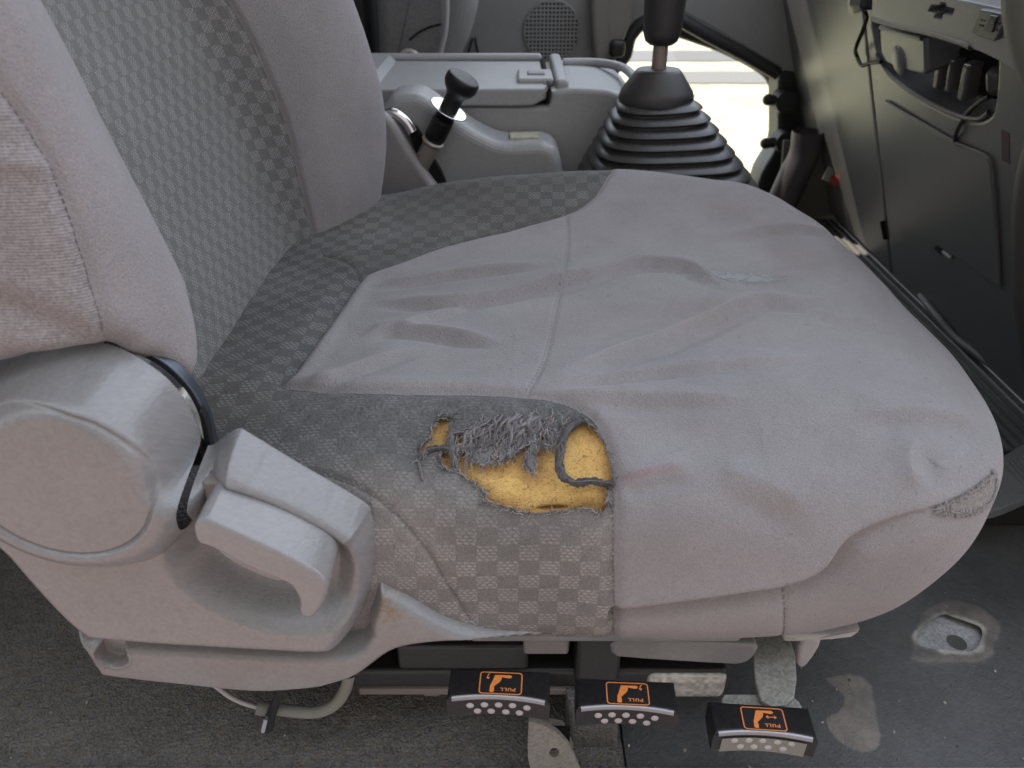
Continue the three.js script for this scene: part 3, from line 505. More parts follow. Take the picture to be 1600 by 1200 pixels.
// torn front corner: the lining shows between two ragged edges
{
  const tp = polygon(cuv('tear', 4, true)), LI = surface(baseCushion(600, 720), 1, [0.289, -0.08], [0.289, -0.08]); LI.P.set(CU.P); normals(LI); LI.displace(() => 0.0011);
  const net = texture(512, (x, y) => { const k = 0.2 + 0.08 * Math.sin(x * 60 * 6.283) * Math.sin(y * 60 * 6.283) + 0.1 * pf(x, y, 64, 2, 1); return [k * 1.02, k * 0.96, k * 0.88]; }, true, 1 / 0.06);
  part('lining', geometry(clip(sheet(LI), (u, v) => tp(u, v) + 0.0008 * fbm(u * 500, v * 500, 2, 2))), std({ map: net, roughness: 1 }), seat, 'pale lining at the torn front corner');
  const e = edgePts('tear'), list = [];
  for (let i = 0; i < e.length; i++) for (let q = 0; q < 14; q++) { const t = rnd(), c = e[(i + 1) % e.length], p = CU.move(mix(e[i][0], c[0], t), mix(e[i][1], c[1], t), (rnd() - 0.5) * 0.001, (rnd() - 0.5) * 0.001); list.push(strandGeo(p[0], p[1], 0.001 + rnd() * 0.0035, rnd() * 6.28, 0.9, 0.0016, 0.00013 + rnd() * 0.0001)); }
  part('frayed_thread', join(list), paleYarn, seat, 'pale threads at the torn front corner').userData.kind = 'stuff';
}

{ // glossy dried spot on the cover
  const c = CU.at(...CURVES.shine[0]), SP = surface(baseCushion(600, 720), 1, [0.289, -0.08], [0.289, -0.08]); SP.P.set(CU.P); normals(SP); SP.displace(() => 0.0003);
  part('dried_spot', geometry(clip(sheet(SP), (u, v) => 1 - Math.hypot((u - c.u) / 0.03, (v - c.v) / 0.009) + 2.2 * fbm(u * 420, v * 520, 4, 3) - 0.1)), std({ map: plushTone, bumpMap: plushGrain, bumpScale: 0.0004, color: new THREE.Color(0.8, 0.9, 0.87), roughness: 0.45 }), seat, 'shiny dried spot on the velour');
}

// backrest
const BK = surface(baseBack(420, 460), -1, [null, -0.122], [null, -0.122]);
const buv = (k, sub, closed) => BK.curve(CURVES[k], sub, closed);
const ribLine = buv('near_seam', 6), farLine = buv('far_edge', 6), botLine = buv('bottom', 6);
const ext = (l, up, k) => { const a = l.at(0), b = l.at(-1); return up ? [[a[0] + k, a[1]], ...l] : [...l, [b[0] - k, b[1]]]; };
const ribFull = [[ribLine[0][0] + 0.3, ribLine[0][1] - 0.004], ...ribLine, [ribLine.at(-1)[0] - 0.03, ribLine.at(-1)[1] - 0.002]];
const ribPoly = polygon([...ribFull, [-0.3, -0.6], [1, -0.6]]);
const farFull = [[farLine[0][0] + 0.3, farLine[0][1]], ...farLine, [-0.3, farLine.at(-1)[1]]];
const farPoly = polygon([...farFull, [-0.3, 0.7], [1, 0.7]]);
const NEARV = -0.012, nearEdge = u => NEARV - 0.008 * Math.sin(u * 9);
const sideFold = polyline(buv('side_fold', 5)), ribSeam = polyline(ribFull), farSeam = polyline(farFull);
const botPoly = polygon([[botLine[0][0] - 0.012, -0.6], [botLine[0][0] - 0.008, botLine[0][1] - 0.05], ...botLine, [botLine.at(-1)[0] + 0.012, botLine.at(-1)[1] + 0.014], [botLine.at(-1)[0] + 0.04, botLine.at(-1)[1] + 0.034], [botLine.at(-1)[0] + 0.04, -0.013], [-0.2, -0.013], [-0.2, 0.7], [1, 0.7], [1, -0.6]]);
BK.displace((u, v) => {
  let d = 0.0012 * fbm(u * 12, v * 12, 23, 3);
  const r = ribSeam(u, v, 0.02), f = farSeam(u, v, 0.02), ne = v - nearEdge(u), bt = botPoly(u, v, 0.05);
  if (r) d -= 0.0025 * Math.exp(-((r.d / 0.003) ** 2));
  if (f) d -= 0.0035 * Math.exp(-((f.d / 0.003) ** 2));
  d -= 0.003 * Math.exp(-((ne / 0.003) ** 2));
  const sf = sideFold(u, v, 0.05); if (sf) { const x = sf.d * sf.s; d += -0.003 * Math.exp(-((x / 0.008) ** 2)) + 0.0016 * Math.exp(-(((Math.abs(x) - 0.016) / 0.009) ** 2)); }
  if (v < -0.05) d += 0.0013 * fbm(u * 14 + v * 10, v * 26, 4, 3) + (ribPoly(u, v) > 0 ? 0.003 * Math.exp(-(((u - 0.285 + 0.35 * (v + 0.2)) / 0.006) ** 2)) : 0);
  if (bt < 0.03) d -= 0.012 * (1 - Math.sqrt(clamp(1 - (1 - clamp(bt / 0.012)) ** 2)));
  return d;
});
const bkSheet = clip(sheet(BK, (u, v) => { const k = dust(u + 3, v, 0.12), p = v < -0.06 ? 0.5 : 0; return [k, k * (1 - 0.02 * p), k * (1 - 0.02 * p)]; }), (u, v) => botPoly(u, v, 0.05));
const frontSheet = clip(bkSheet, (u, v) => -ribPoly(u, v));
part('side_panel', geometry(clip(bkSheet, (u, v) => ribPoly(u, v))), ribbed, seat, 'ribbed side of the backrest');
part('backrest_bolster', geometry(clip(frontSheet, (u, v) => nearEdge(u) - v)), plush, seat, 'plain grey bolster nearest the door');
const midSheet = clip(frontSheet, (u, v) => v - nearEdge(u));
part('backrest_panel', geometry(clip(midSheet, (u, v) => -farPoly(u, v))), backWeave, seat, 'checked woven centre of the backrest');
part('backrest_bolster', geometry(clip(midSheet, (u, v) => farPoly(u, v))), plush, seat, 'plain grey bolster farthest from the door');
stitches([CURVES.near_seam], BK, 0.0006, 'stitches down the side of the backrest', seamYarn, 0.0034, 0.0024, 0.0003);

// moulded side shield, recliner cover and lever
const soil = (x, y) => clamp(0.5 + 1.5 * fbm(x * 28, y * 28, 3, 4));
const DISC = [-0.2305, 0.311], dr = (x, y) => Math.hypot(x - DISC[0], y - DISC[1]);
const upperOutline = smooth2([[-.2807,.3377],[-.2699,.3534],[-.2537,.3622],[-.2372,.3682],[-.2206,.37],[-.2055,.367],[-.1946,.3595],[-.1843,.3488],[-.1772,.3344],[-.1741,.317],[-.1732,.3058],[-.1692,.3031],[-.1627,.3075],[-.1553,.3131],[-.1508,.3148],[-.1468,.3123],[-.124,.2924],[-.0883,.2623],[-.0842,.2515],[-.0823,.233],[-.0846,.2094],[-.0898,.1879],[-.0985,.1671],[-.1089,.1554],[-.125,.153],[-.1579,.1554],[-.1865,.1579],[-.227,.1616],[-.2549,.1653],[-.267,.1689],[-.2754,.1791],[-.2826,.1948],[-.2905,.2187],[-.2973,.2434],[-.3053,.272]], 4);
const pocket = polygon(smooth2([[-.1686,.2993],[-.1631,.2962],[-.1409,.2845],[-.1186,.2686],[-.0997,.2521],[-.0939,.2389],[-.0935,.2217],[-.099,.2037],[-.1119,.1941],[-.13,.1912],[-.1526,.1969],[-.1733,.2108],[-.1878,.2322],[-.1893,.2501],[-.1798,.2743],[-.1732,.2881]], 5));
const upperZ = (x, y, d) => {
  const edge = z => z * (1 - (1 - clamp(d / 0.019)) ** 2.3);
  const r = dr(x, y); let body = 0.03; const p = pocket(x, y, 0.06);
  body -= 0.025 * step(-0.009, 0.013, p);
  const ring = r < 0.047 ? 0.044 : r < 0.067 ? 0.044 - 0.03 * (1 - Math.sqrt(clamp(1 - ((r - 0.047) / 0.021) ** 2))) : 0.014 - (r - 0.067) * 0.9;
  const groove = -0.0016 * step(0.0478, 0.0462, r) - 0.0016 * Math.exp(-(((r - 0.0468) / 0.001) ** 2));
  const k = 160, a = body, b = ring, m = Math.log(Math.exp(a * k) + Math.exp(b * k)) / k;
  return -0.004 + edge(m + groove + 0.004);
};
const slotHole = polygon(smooth2([[-.1707,.3237],[-.1689,.3229],[-.1693,.3102],[-.1715,.2927],[-.1741,.2743],[-.1769,.2715],[-.1791,.2743],[-.1743,.2927],[-.1717,.3102]], 4));
const shieldTone = (x, y) => { const r = dr(x, y), s = soil(x, y), q = r < 0.046 ? 0.55 + 0.45 * step(0.045, 0.0, r) * s : 0.35 * s + 0.35 * step(0.24, 0.19, y); const g = clamp((fbm(x * 160, y * 160, 9, 3) - 0.25) * 3) * 0.1, sc = noise(x * 500 + y * 900, y * 120 - x * 160, 4) > 0.9 ? 0.1 : 0, n = 1 - g + sc; return [n * (1 - 0.04 * q), n * (1 - 0.07 * q), n * (1 - 0.1 * q)]; };
{
  const slotPts = smooth2([[-.1729,.3231],[-.1711,.3222],[-.1703,.3151],[-.1711,.3021],[-.1727,.2887],[-.1745,.2772],[-.1773,.2725],[-.1795,.2739],[-.1766,.2887],[-.174,.3065]], 4);
  part('side_shield', relief(upperOutline, 0.0008, (x, y, d) => upperZ(x, y, d), (x, y) => shieldTone(x, y), polygon(slotPts)), plastic, seat, 'moulded grey shield with round recliner cover');
  part('shield_slot', slab(slotPts.map(([x, y]) => [x + 0.0, y]), -0.012, -0.006, 0.0004), hole, seat, 'dark slot beside the recliner cover');
}
const lowerOutline = smooth2([[-.2847,.1763],[-.2687,.1666],[-.2084,.1593],[-.1089,.1543],[-.0939,.1787],[-.0848,.2051],[-.0749,.2007],[-.0604,.1904],[-.0411,.1727],[-.0166,.1605],[.0126,.1543],[.0404,.1512],[.0393,.1467],[0,.148],[-.0337,.1493],[-.0591,.1467],[-.0765,.1404],[-.0987,.1233],[-.118,.1139],[-.1339,.1091],[-.1719,.1057],[-.2188,.1125],[-.2735,.1233],[-.2791,.1339],[-.2819,.1531]], 4);
const DIMPLE = [[-.2579,.151]][0];
part('side_shield', relief(lowerOutline, 0.001, (x, y, d) => {
  const e = 1 - (1 - clamp(d / 0.011)) ** 2.3, r = Math.hypot(x - DIMPLE[0], y - DIMPLE[1]);
  const wing = step(-0.11, -0.075, x), z = 0.019 - 0.006 * wing - 0.009 * step(0.0105, 0.0088, r) + 0.001 * Math.exp(-(((r - 0.0112) / 0.0016) ** 2));
  return -0.012 + (z + 0.012) * e;
}, (x, y) => { const s = soil(x + 2, y), sp = step(0.016, 0.0, Math.hypot(x + 0.079, (y - 0.186) * 0.6)) * clamp(0.4 + 1.5 * noise(x * 900, y * 900)); return [1 - 0.06 * s - 0.1 * sp, 1 - 0.11 * s - 0.32 * sp, 1 - 0.15 * s - 0.68 * sp]; }), plastic, seat, 'lower grey shield with a round dimple');
{
  const face = smooth2([[-.1629,.2896],[-.1602,.2957],[-.1551,.2983],[-.1485,.294],[-.1266,.2789],[-.1093,.2651],[-.1021,.2575],[-.0997,.2498],[-.1017,.2399],[-.1065,.2302],[-.1119,.2246],[-.1176,.2271],[-.1165,.2369],[-.1178,.2449],[-.121,.2512],[-.1364,.2613],[-.1557,.2771],[-.1622,.2807]], 4);
  const g = slab(face, 0.008, 0.052, 0.003, [], 5); planarUV(g);
  const solid = plasticMat(0.215, 0.27, [1.01, 0.99, 0.995], 0.1, { ior: 1.6 });
  const lever = part('recliner_lever', g, solid, seat, 'grey lever with a hooked tip for reclining');
  part('lever_boss', planarUV(slab(smooth2([[-.1635,.2785],[-.1523,.2758],[-.1337,.2626],[-.1218,.244],[-.1315,.2328],[-.145,.2389],[-.1575,.2489],[-.1643,.2597]], 4), 0.006, 0.034, 0.004)), solid, lever);
  part('lever_stem', boxAt(-0.168, 0.283, 0.004, -0.152, 0.297, 0.022, 0.002), plasticMat(0.2, 0.5, [1.1, 0.98, 0.9]), lever);
}
// hinge plate, seen through the gap behind the shield
{
  const arc = (pts, z0, z1, w, name, mat, label) => { const o = smooth2(pts, 8, false), s = []; for (const q of o) s.push(q); const inner = o.map(([x, y]) => { const dx = x - DISC[0], dy = y - DISC[1], l = Math.hypot(dx, dy); return [x - dx / l * w, y - dy / l * w]; }).reverse(); return part(name, planarUV(slab([...o, ...inner], z0, z1, 0.001)), mat, seat, label); };
  arc([[-.2069,.3625],[-.1965,.359],[-.1859,.3506],[-.1762,.3351],[-.1723,.3172],[-.1721,.292]], -0.02, -0.012, 0.0042, 'hinge_plate', std({ color: new THREE.Color(0.1, 0.115, 0.14), metalness: 0.8, roughness: 0.36 }), 'dark curved hinge plate beside the recliner cover');
  part('hinge_rim', tube([[-.2066,.3568,-.011],[-.1924,.3464,-.011],[-.1828,.3265,-.011],[-.1788,.3055,-.011],[-.1773,.2852,-.011]], 0.0012, 40, 6), rust, seat, 'rusty rim of the hinge plate');
  part('hinge_bracket', planarUV(slab(smooth2([[-.2368,.3455],[-.216,.3413],[-.2022,.3196],[-.193,.2967],[-.1924,.2676],[-.2041,.247],[-.221,.2775]], 3), -0.06, -0.036, 0.002)), blackPaint, seat);
  part('hinge_bracket', planarUV(slab(smooth2([[-.1925,.3232],[-.1874,.325],[-.1838,.3172],[-.1832,.3039],[-.1854,.2892],[-.1889,.2947]], 3), -0.03, -0.012, 0.002)), steel, seat);
}

// adjustment levers with their printed pictograms
function pictogram(kind) {
  const c = document.createElement('canvas'); c.width = 256; c.height = 160; const x = c.getContext('2d');
  x.fillStyle = '#151619'; x.fillRect(0, 0, 256, 160); x.strokeStyle = x.fillStyle = '#d9803c'; x.lineWidth = 7; x.lineJoin = x.lineCap = 'round';
  x.beginPath(); x.roundRect(6, 6, 244, 148, 18); x.stroke();
  x.beginPath(); x.moveTo(92, 24); x.lineTo(178, 22); x.quadraticCurveTo(196, 26, 190, 38); x.quadraticCurveTo(186, 46, 168, 44); x.lineTo(132, 38); x.quadraticCurveTo(134, 62, 112, 82); x.lineTo(88, 106); x.quadraticCurveTo(96, 122, 88, 144); x.quadraticCurveTo(66, 148, 64, 136); x.lineTo(66, 110); x.quadraticCurveTo(64, 96, 72, 86); x.closePath(); x.fill();
  x.lineWidth = 6; x.beginPath();
  if (kind === 2) { x.moveTo(146, 66); x.lineTo(204, 66); x.moveTo(156, 58); x.lineTo(146, 66); x.lineTo(156, 74); x.moveTo(194, 58); x.lineTo(204, 66); x.lineTo(194, 74); }
  else { const a = kind ? 206 : 50; x.moveTo(a + 8, 18); x.quadraticCurveTo(a - 8, 32, a + 2, 50); x.moveTo(a - 6, 44); x.lineTo(a + 2, 52); x.lineTo(a + 8, 42); }
  x.stroke();
  x.save(); x.translate(172, 122); x.rotate(Math.PI); x.font = 'bold 34px sans-serif'; x.textAlign = 'center'; x.textBaseline = 'middle'; x.scale(1.15, 0.95); x.fillText('PULL', 0, 0); x.restore();
  x.fillStyle = '#1a1b1d'; for (let i = 0; i < 260; i++) { const r = 0.5 + rnd() * rnd() * 2.2; x.globalAlpha = 0.25 + 0.5 * rnd(); x.beginPath(); x.arc(rnd() * 256, rnd() * 160, r, 0, 6.3); x.fill(); } x.globalAlpha = 1;
  const t = new THREE.CanvasTexture(c); t.colorSpace = THREE.SRGBColorSpace; return std({ map: t, roughness: 0.4 });
}
const dotMat = std({ color: new THREE.Color(0.36, 0.33, 0.325), roughness: 0.45 });
function adjuster(kind, c, turn, label, w = 0.066) {
  const h = 0.0205, d = 0.0245, o = [], N = 14, front = x => d - 0.0035 + 0.0035 * (2 * x / w) ** 2;    // a gently hollow front edge
  o.push([w / 2, 0]); for (let i = 0; i <= N; i++) { const x = w / 2 - w * i / N; o.push([x, front(x)]); } o.push([-w / 2, 0]);
  const g = slab(o.map(([x, z]) => [x, -z]).reverse(), 0, h, 0.0028, [], 4).rotateX(-Math.PI / 2); boxUV(g.computeVertexNormals() ?? g);
  const L = part('adjustment_lever', boxUV(g), blackGloss, seat, label); L.position.set(...c); L.rotation.set(0.0, turn, 0, 'YXZ');
  const rail = []; for (let i = 0; i <= N; i++) { const x = (w / 2 - 0.003) * (1 - 2 * i / N); rail.push([x, h - 0.0022, front(x) - 0.0016]); }
  part('bright_edge', tube(rail, 0.0021, 28, 10), std({ color: new THREE.Color(0.3, 0.295, 0.31), metalness: 0.85, roughness: 0.38 }), L);
  if (kind === 2) { const q = []; for (let i = 0; i <= N; i++) { const x = (w / 2 - 0.006) * (1 - 2 * i / N); q.push([x, front(x)]); } const fg = new THREE.PlaneGeometry(w - 0.012, 0.014, N, 1), p = fg.attributes.position; for (let i = 0; i < p.count; i++) p.setZ(i, front(p.getX(i)) + 0.0005); fg.translate(0, h / 2 - 0.0022, 0); part('worn_face', fg, zinc, L, 'front face worn to bare metal'); }
  const dots = new THREE.SphereGeometry(0.00255, 14, 8); dots.scale(1, 0.95, 0.45);
  for (let i = 0; i < 9; i++) { const top = i < 5, x = (top ? i - 2 : i - 6.5) * 0.0092, y = top ? 0.012 : 0.0055; const m = part('grip_dot', dots, dotMat, L); m.position.set(x + (rnd() - 0.5) * 0.0004, y + (rnd() - 0.5) * 0.0004, front(x) - 0.0001 + 0.0005 * rnd()); }
  const lab = part('printed_label', new THREE.PlaneGeometry(0.0285, 0.0172), pictogram(kind), L); lab.rotation.x = -Math.PI / 2; lab.position.set(0.001, h + 0.0003, 0.0114);
  return L;
}
adjuster(0, [[-.0077,.1232,.012]][0].map((v, i) => v + [0, -0.0115, 0.002][i]), -0.05, 'left of the three black levers');
adjuster(1, [[.0756,.1125,.012]][0].map((v, i) => v + [0, -0.0115, 0.002][i]), -0.05, 'middle black lever');
adjuster(2, [[.1646,.1002,.022]][0].map((v, i) => v + [0, -0.0115, 0.002][i]), -0.07, 'right black lever with a bare metal front');
part('lever_arm', planarUV(slab(smooth2([[.181,-.0372],[.2068,-.0372],[.194,.0125],[.1705,.0145]], 3, true).map(([x, z]) => [x, -z]).reverse(), 0, 0.004, 0.001).rotateX(-Math.PI / 2).translate(0, 0.096, 0), 1, 'xz'), zinc, seat, 'flat zinc arm of the right lever');
part('lever_arm', planarUV(slab(smooth2([[.1481,.0066],[.1958,.0081],[.1977,.0239],[.1464,.021]], 3, true, 0.2).map(([x, z]) => [x, -z]).reverse(), 0, 0.006, 0.001).rotateX(-Math.PI / 2).translate(0, 0.089, 0), 1, 'xz'), zinc, seat, 'zinc plate of the right lever');
// frame and rail under the cushion
part('seat_pan', boxUV(boxAt(-0.03, 0.125, -0.46, 0.16, 0.139, -0.012, 0.004)), plasticMat(0.25, 0.5), seat);
part('seat_pan', planarUV(slab(smooth2([[.0722,.1267],[.1699,.1233],[.1706,.1083],[.1599,.1014],[.0743,.1097]], 3, true, 0.2), -0.05, -0.012, 0.003)), plasticMat(0.2, 0.5, [1.03, 0.98, 0.96]), seat, 'grey plastic pan edge under the cushion');
part('seat_pan', planarUV(slab(smooth2([[.1884,.134],[.2215,.1326],[.24,.1385],[.2354,.13],[.206,.126],[.1899,.126]], 3, true, 0.2), -0.06, -0.012, 0.003)), plasticMat(0.33, 0.5, [1.03, 0.97, 0.95]), seat, 'pale plastic lip under the front corner');
part('seat_tab', planarUV(slab(smooth2([[.2122,.1067],[.2265,.1053],[.2218,.078],[.2142,.078]], 3), -0.04, -0.03, 0.003)), plasticMat(0.33, 0.5, [1.03, 0.97, 0.95]), seat, 'small plastic tab under the front corner');
part('seat_rail', boxUV(boxAt(-0.083, 0.086, -0.05, 0.012, 0.112, -0.02, 0.003)), blackPaint, seat, 'black upper rail channel');
part('seat_rail', boxUV(boxAt(-0.12, 0.062, -0.075, 0.16, 0.082, -0.022, 0.004)), blackPaint, seat, 'long lower rail');
part('seat_rail', boxUV(boxAt(0.1, 0.054, -0.06, 0.16, 0.08, -0.018, 0.006)), steel, seat, 'rounded end of the rail');
part('rail_strip', boxUV(boxAt(-0.115, 0.057, -0.05, 0.08, 0.0635, -0.02, 0.001)), std({ color: new THREE.Color(0.17, 0.14, 0.12), roughness: 0.7 }), seat);
part('rail_bracket', boxUV(boxAt(0.046, 0.076, -0.04, 0.078, 0.135, -0.014, 0.004)), blackPaint, seat, 'black upright bracket below the checked side');
part('rail_bracket', boxUV(boxAt(0.008, 0.104, -0.04, 0.041, 0.134, -0.0185, 0.003)), plasticMat(0.2, 0.5, [1.02, 0.98, 0.95]), seat, 'pale bracket behind the left lever');
part('rail_lug', boxUV(boxAt(-0.068, 0.046, -0.05, -0.055, 0.06, -0.026, 0.002)), plasticMat(0.14, 0.6, [1.05, 0.98, 0.9]), seat);
part('seat_frame', boxUV(boxAt(-0.26, 0.06, -0.47, 0.2, 0.126, -0.08, 0.01)), blackPaint, seat);
for (const z of [-0.42, -0.09]) part('rail_foot', boxUV(boxAt(-0.2, 0.0, z - 0.03, 0.12, 0.1, z, 0.004)), blackPaint, seat);

// release cable under the shield
{
  const t = thing('cable_guide', 'bent grey metal cable tube with thin wire below the seat shield', 'cable tube');
  part('tube', tube([...[[-.113,.1087,0],[-.1177,.0919,0],[-.127,.0745,0],[-.1402,.0656,0],[-.1555,.0656,0],[-.1694,.0686,0]]], 0.0043, 40, 10), zinc, t);
  part('wire', tube([...[[-.1821,.0701,0],[-.191,.0745,0],[-.2002,.0818,0],[-.2079,.0933,0],[-.2139,.1032,0]]], 0.0017, 24, 8), plasticMat(0.4, 0.4), t);
  part('ferrule', tube([[-.1839,.0708,0],[-.1742,.0679,-0]], 0.0052, 4, 10), zinc, t);
  part('clip', planarUV(slab(smooth2([[-.1615,.1043],[-.1562,.1043],[-.1706,.0653],[-.1748,.0517],[-.1806,.0501],[-.1809,.0593],[-.176,.0713],[-.169,.0859]], 4), 0.001, 0.008, 0.0015)), blackGloss, t);
  part('clip_stud', tube([[-.1733,.0757,.012],[-.1781,.0608,.012]], 0.0018, 6, 8), chrome, t);
}

// ---------------------------------------------------------------- the cab: floor, roof, rear wall, ground outside
const carpetTone = texture(1024, (x, y) => { const f = pf(x, y, 220, 2, 3), g = pf(x, y, 40, 3, 9), b = pf(x, y, 5, 4, 12), tan = clamp((pf(x, y, 90, 2, 31) - 0.22 + 0.25 * b) * 6), l = 0.125 * (1 + 0.6 * f + 0.25 * g + 0.2 * b); return [mix(l * 1.06, 0.17, tan * 0.4), mix(l, 0.13, tan * 0.4), mix(l * 0.93, 0.08, tan * 0.4)]; }, true, 1 / 0.3);
const carpetGrain = texture(1024, (x, y) => 0.5 + 0.7 * pf(x, y, 190, 3, 5), false, 1 / 0.3);
const carpet = std({ map: carpetTone, bumpMap: carpetGrain, bumpScale: 0.0016, roughness: 1 });
const matTone = texture(1024, (x, y) => { const f = pf(x, y, 6, 5, 4), g = pf(x, y, 120, 2, 7), l = 0.058 * (1 + 0.5 * f + 0.25 * g); return [l * 1.02, l * 1.02, l]; }, true, 1 / 0.5);
const matRubber = std({ map: matTone, bumpMap: carpetGrain, bumpScale: 0.0004, roughness: 0.62 });
function ground(x0, x1, z0, z1, y, n, m, bump) { const g = new THREE.PlaneGeometry(x1 - x0, z1 - z0, n, m).rotateX(-Math.PI / 2).translate((x0 + x1) / 2, y, (z0 + z1) / 2), p = g.attributes.position; for (let i = 0; i < p.count; i++) p.setY(i, y + bump(p.getX(i), p.getZ(i))); g.computeVertexNormals(); return planarUV(g, 1, 'xz'); }
struct('carpet', ground(-0.55, 0.086, -1.36, 0.06, 0.004, 220, 420, (x, z) => 0.001 * fbm(x * 40, z * 40, 1, 3) + 0.0009 * noise(x * 330, z * 330)), carpet);
struct('floor', boxUV(boxAt(-0.6, -0.06, -1.4, 0.95, 0, 0.07, 0.004)), matRubber);
{
  const mat = thing('floor_mat', 'dark rubber floor mat with a worn hole in front of the seat', 'floor mat');
  const rim = smooth2([[.3566,-.1126],[.3783,-.1402],[.4097,-.1585],[.4371,-.1508],[.4452,-.1305],[.432,-.1126],[.4091,-.0908],[.3463,-.0895]], 4, true, 0.3), worn = smooth2([[.266,-.0727],[.2942,-.0752],[.3006,-.0615],[.2958,-.0366],[.2862,-.0133],[.2703,-.0058],[.256,-.0154],[.2542,-.0332],[.2664,-.0412],[.2753,-.0566]], 4);
  const hole1 = smooth2([[.3612,-.1126],[.3764,-.1283],[.3972,-.1402],[.4052,-.1372],[.4164,-.1313],[.4243,-.124],[.4157,-.1098],[.4028,-.1002],[.3776,-.1016],[.3619,-.1043]], 4);
  const RP = polygon(rim), WP = polygon(worn), HP = polygon(hole1);
  const g = ground(0.0875, 0.72, -1.36, 0.06, 0.006, 420, 760, (x, z) => { const r = RP(x, z), h = HP(x, z); let d = 0.0007 * fbm(x * 9, z * 9, 4, 3) + 0.0012 * step(-0.004, 0.004, r) * step(0.012, 0, h); d += x > 0.3 && z < -0.28 ? 0.0016 * Math.sin(x * 500 * 0.9) : 0; return d; });
  const p = g.attributes.position, c = new Float32Array(p.count * 3);
  for (let i = 0; i < p.count; i++) { const x = p.getX(i), z = p.getZ(i), n1 = fbm(x * 60, z * 60, 2, 4), r = RP(x, z) + 0.004 * n1, w = WP(x, z) + 0.003 * n1, h = HP(x, z); const k = Math.max(step(-0.0005, 0.001, r) * 0.6 * (0.85 + n1), step(-0.0005, 0.001, w) * 0.85 * (0.85 + 0.6 * n1)), e = step(-0.005, -0.0012, h + 0.004 * n1) * step(0.001, -0.001, h) * clamp(0.7 + n1); c.set([1 + 1.6 * k + 3.2 * e, 1 + 1.25 * k + 3.1 * e, 1 + 0.95 * k + 2.9 * e], i * 3); }
  g.setAttribute('color', new THREE.BufferAttribute(c, 3));
  const gg = { A: new Float32Array(p.count * STRIDE), I: Array.from(g.index.array) }; for (let i = 0; i < p.count; i++) gg.A.set([p.getX(i), p.getY(i), p.getZ(i), g.attributes.normal.getX(i), g.attributes.normal.getY(i), g.attributes.normal.getZ(i), p.getX(i), p.getZ(i), c[i * 3], c[i * 3 + 1], c[i * 3 + 2]], i * STRIDE);
  const m2 = matRubber.clone(); m2.vertexColors = true;
  part('mat_sheet', geometry(clip(gg, (u, v) => -HP(u, v))), m2, mat);
  const pad = ground(0.36, 0.46, -0.2, -0.05, 0.0025, 60, 60, (x, z) => -0.003 * Math.exp(-((x - 0.4) ** 2 + (z + 0.115) ** 2) / 0.0004)); part('bare_patch', pad, plasticMat(0.42, 0.42, [1, 1, 1], 0.5, { metalness: 0.5 }), mat, 'bare metal floor in the hole');
}
struct('cab_roof', boxUV(boxAt(-0.66, 1.34, -1.45, 0.3, 1.4, 0.12, 0.01)), greyPlastic);
struct('cab_rear_wall', boxUV(boxAt(-0.66, -0.06, -1.45, -0.6, 1.3, 0.1, 0.01)), greyPlastic);
struct('gap_shade_block', boxUV(boxAt(-0.599, 0, -1.37, -0.26, 1.3, -1.22, 0.02)), rubber);  // added black block, gives the shaded gap beside the passenger seat its darkness
struct('door_sill', boxUV(boxAt(-0.6, -0.1, 0.008, 0.95, 0.013, 0.11, 0.006)), plasticMat(0.38, 0.4, [1.05, 0.97, 0.97]));
const redGround = std({ map: texture(512, (x, y) => { const k = 1 + 0.3 * pf(x, y, 24, 4, 2); return [0.26 * k, 0.2 * k, 0.193 * k]; }, true, 1 / 2), roughness: 1 });
const concrete = std({ map: texture(512, (x, y) => { const k = 0.35 * (1 + 0.4 * pf(x, y, 16, 5, 2)); return [k * 1.01, k, k * 0.66]; }, true, 1 / 3), roughness: 1 });
struct('added_sky_blocker', boxUV(boxAt(-9, -0.85, 2.5, 9, 5.2, 2.7, 0.01)), std({ map: texture(256, (x, y) => { const k = 1 + 0.3 * pf(x, y, 16, 4, 2); return [0.27 * k, 0.262 * k, 0.258 * k]; }, true, 1 / 1.5), roughness: 0.9 }));  // added wall behind the camera, out of view, blocks sky at the door side
struct('paving', ground(-40, 40, -1.5, 40, -0.85, 4, 4, () => 0), redGround);
struct('yard', ground(-40, 40, -60, -1.5, -0.85, 4, 4, () => 0), concrete);

// things outside the lower door window
struct('road', ground(-12, 20, -9.3, -8.55, -0.842, 2, 2, () => 0), plasticMat(0.1, 0.9, [1, 1, 1]));
struct('pavement', ground(1.2, 2.5, -7.95, -7.3, -0.842, 2, 2, () => 0), plasticMat(0.12, 0.9, [1, 1.02, 0.95]));

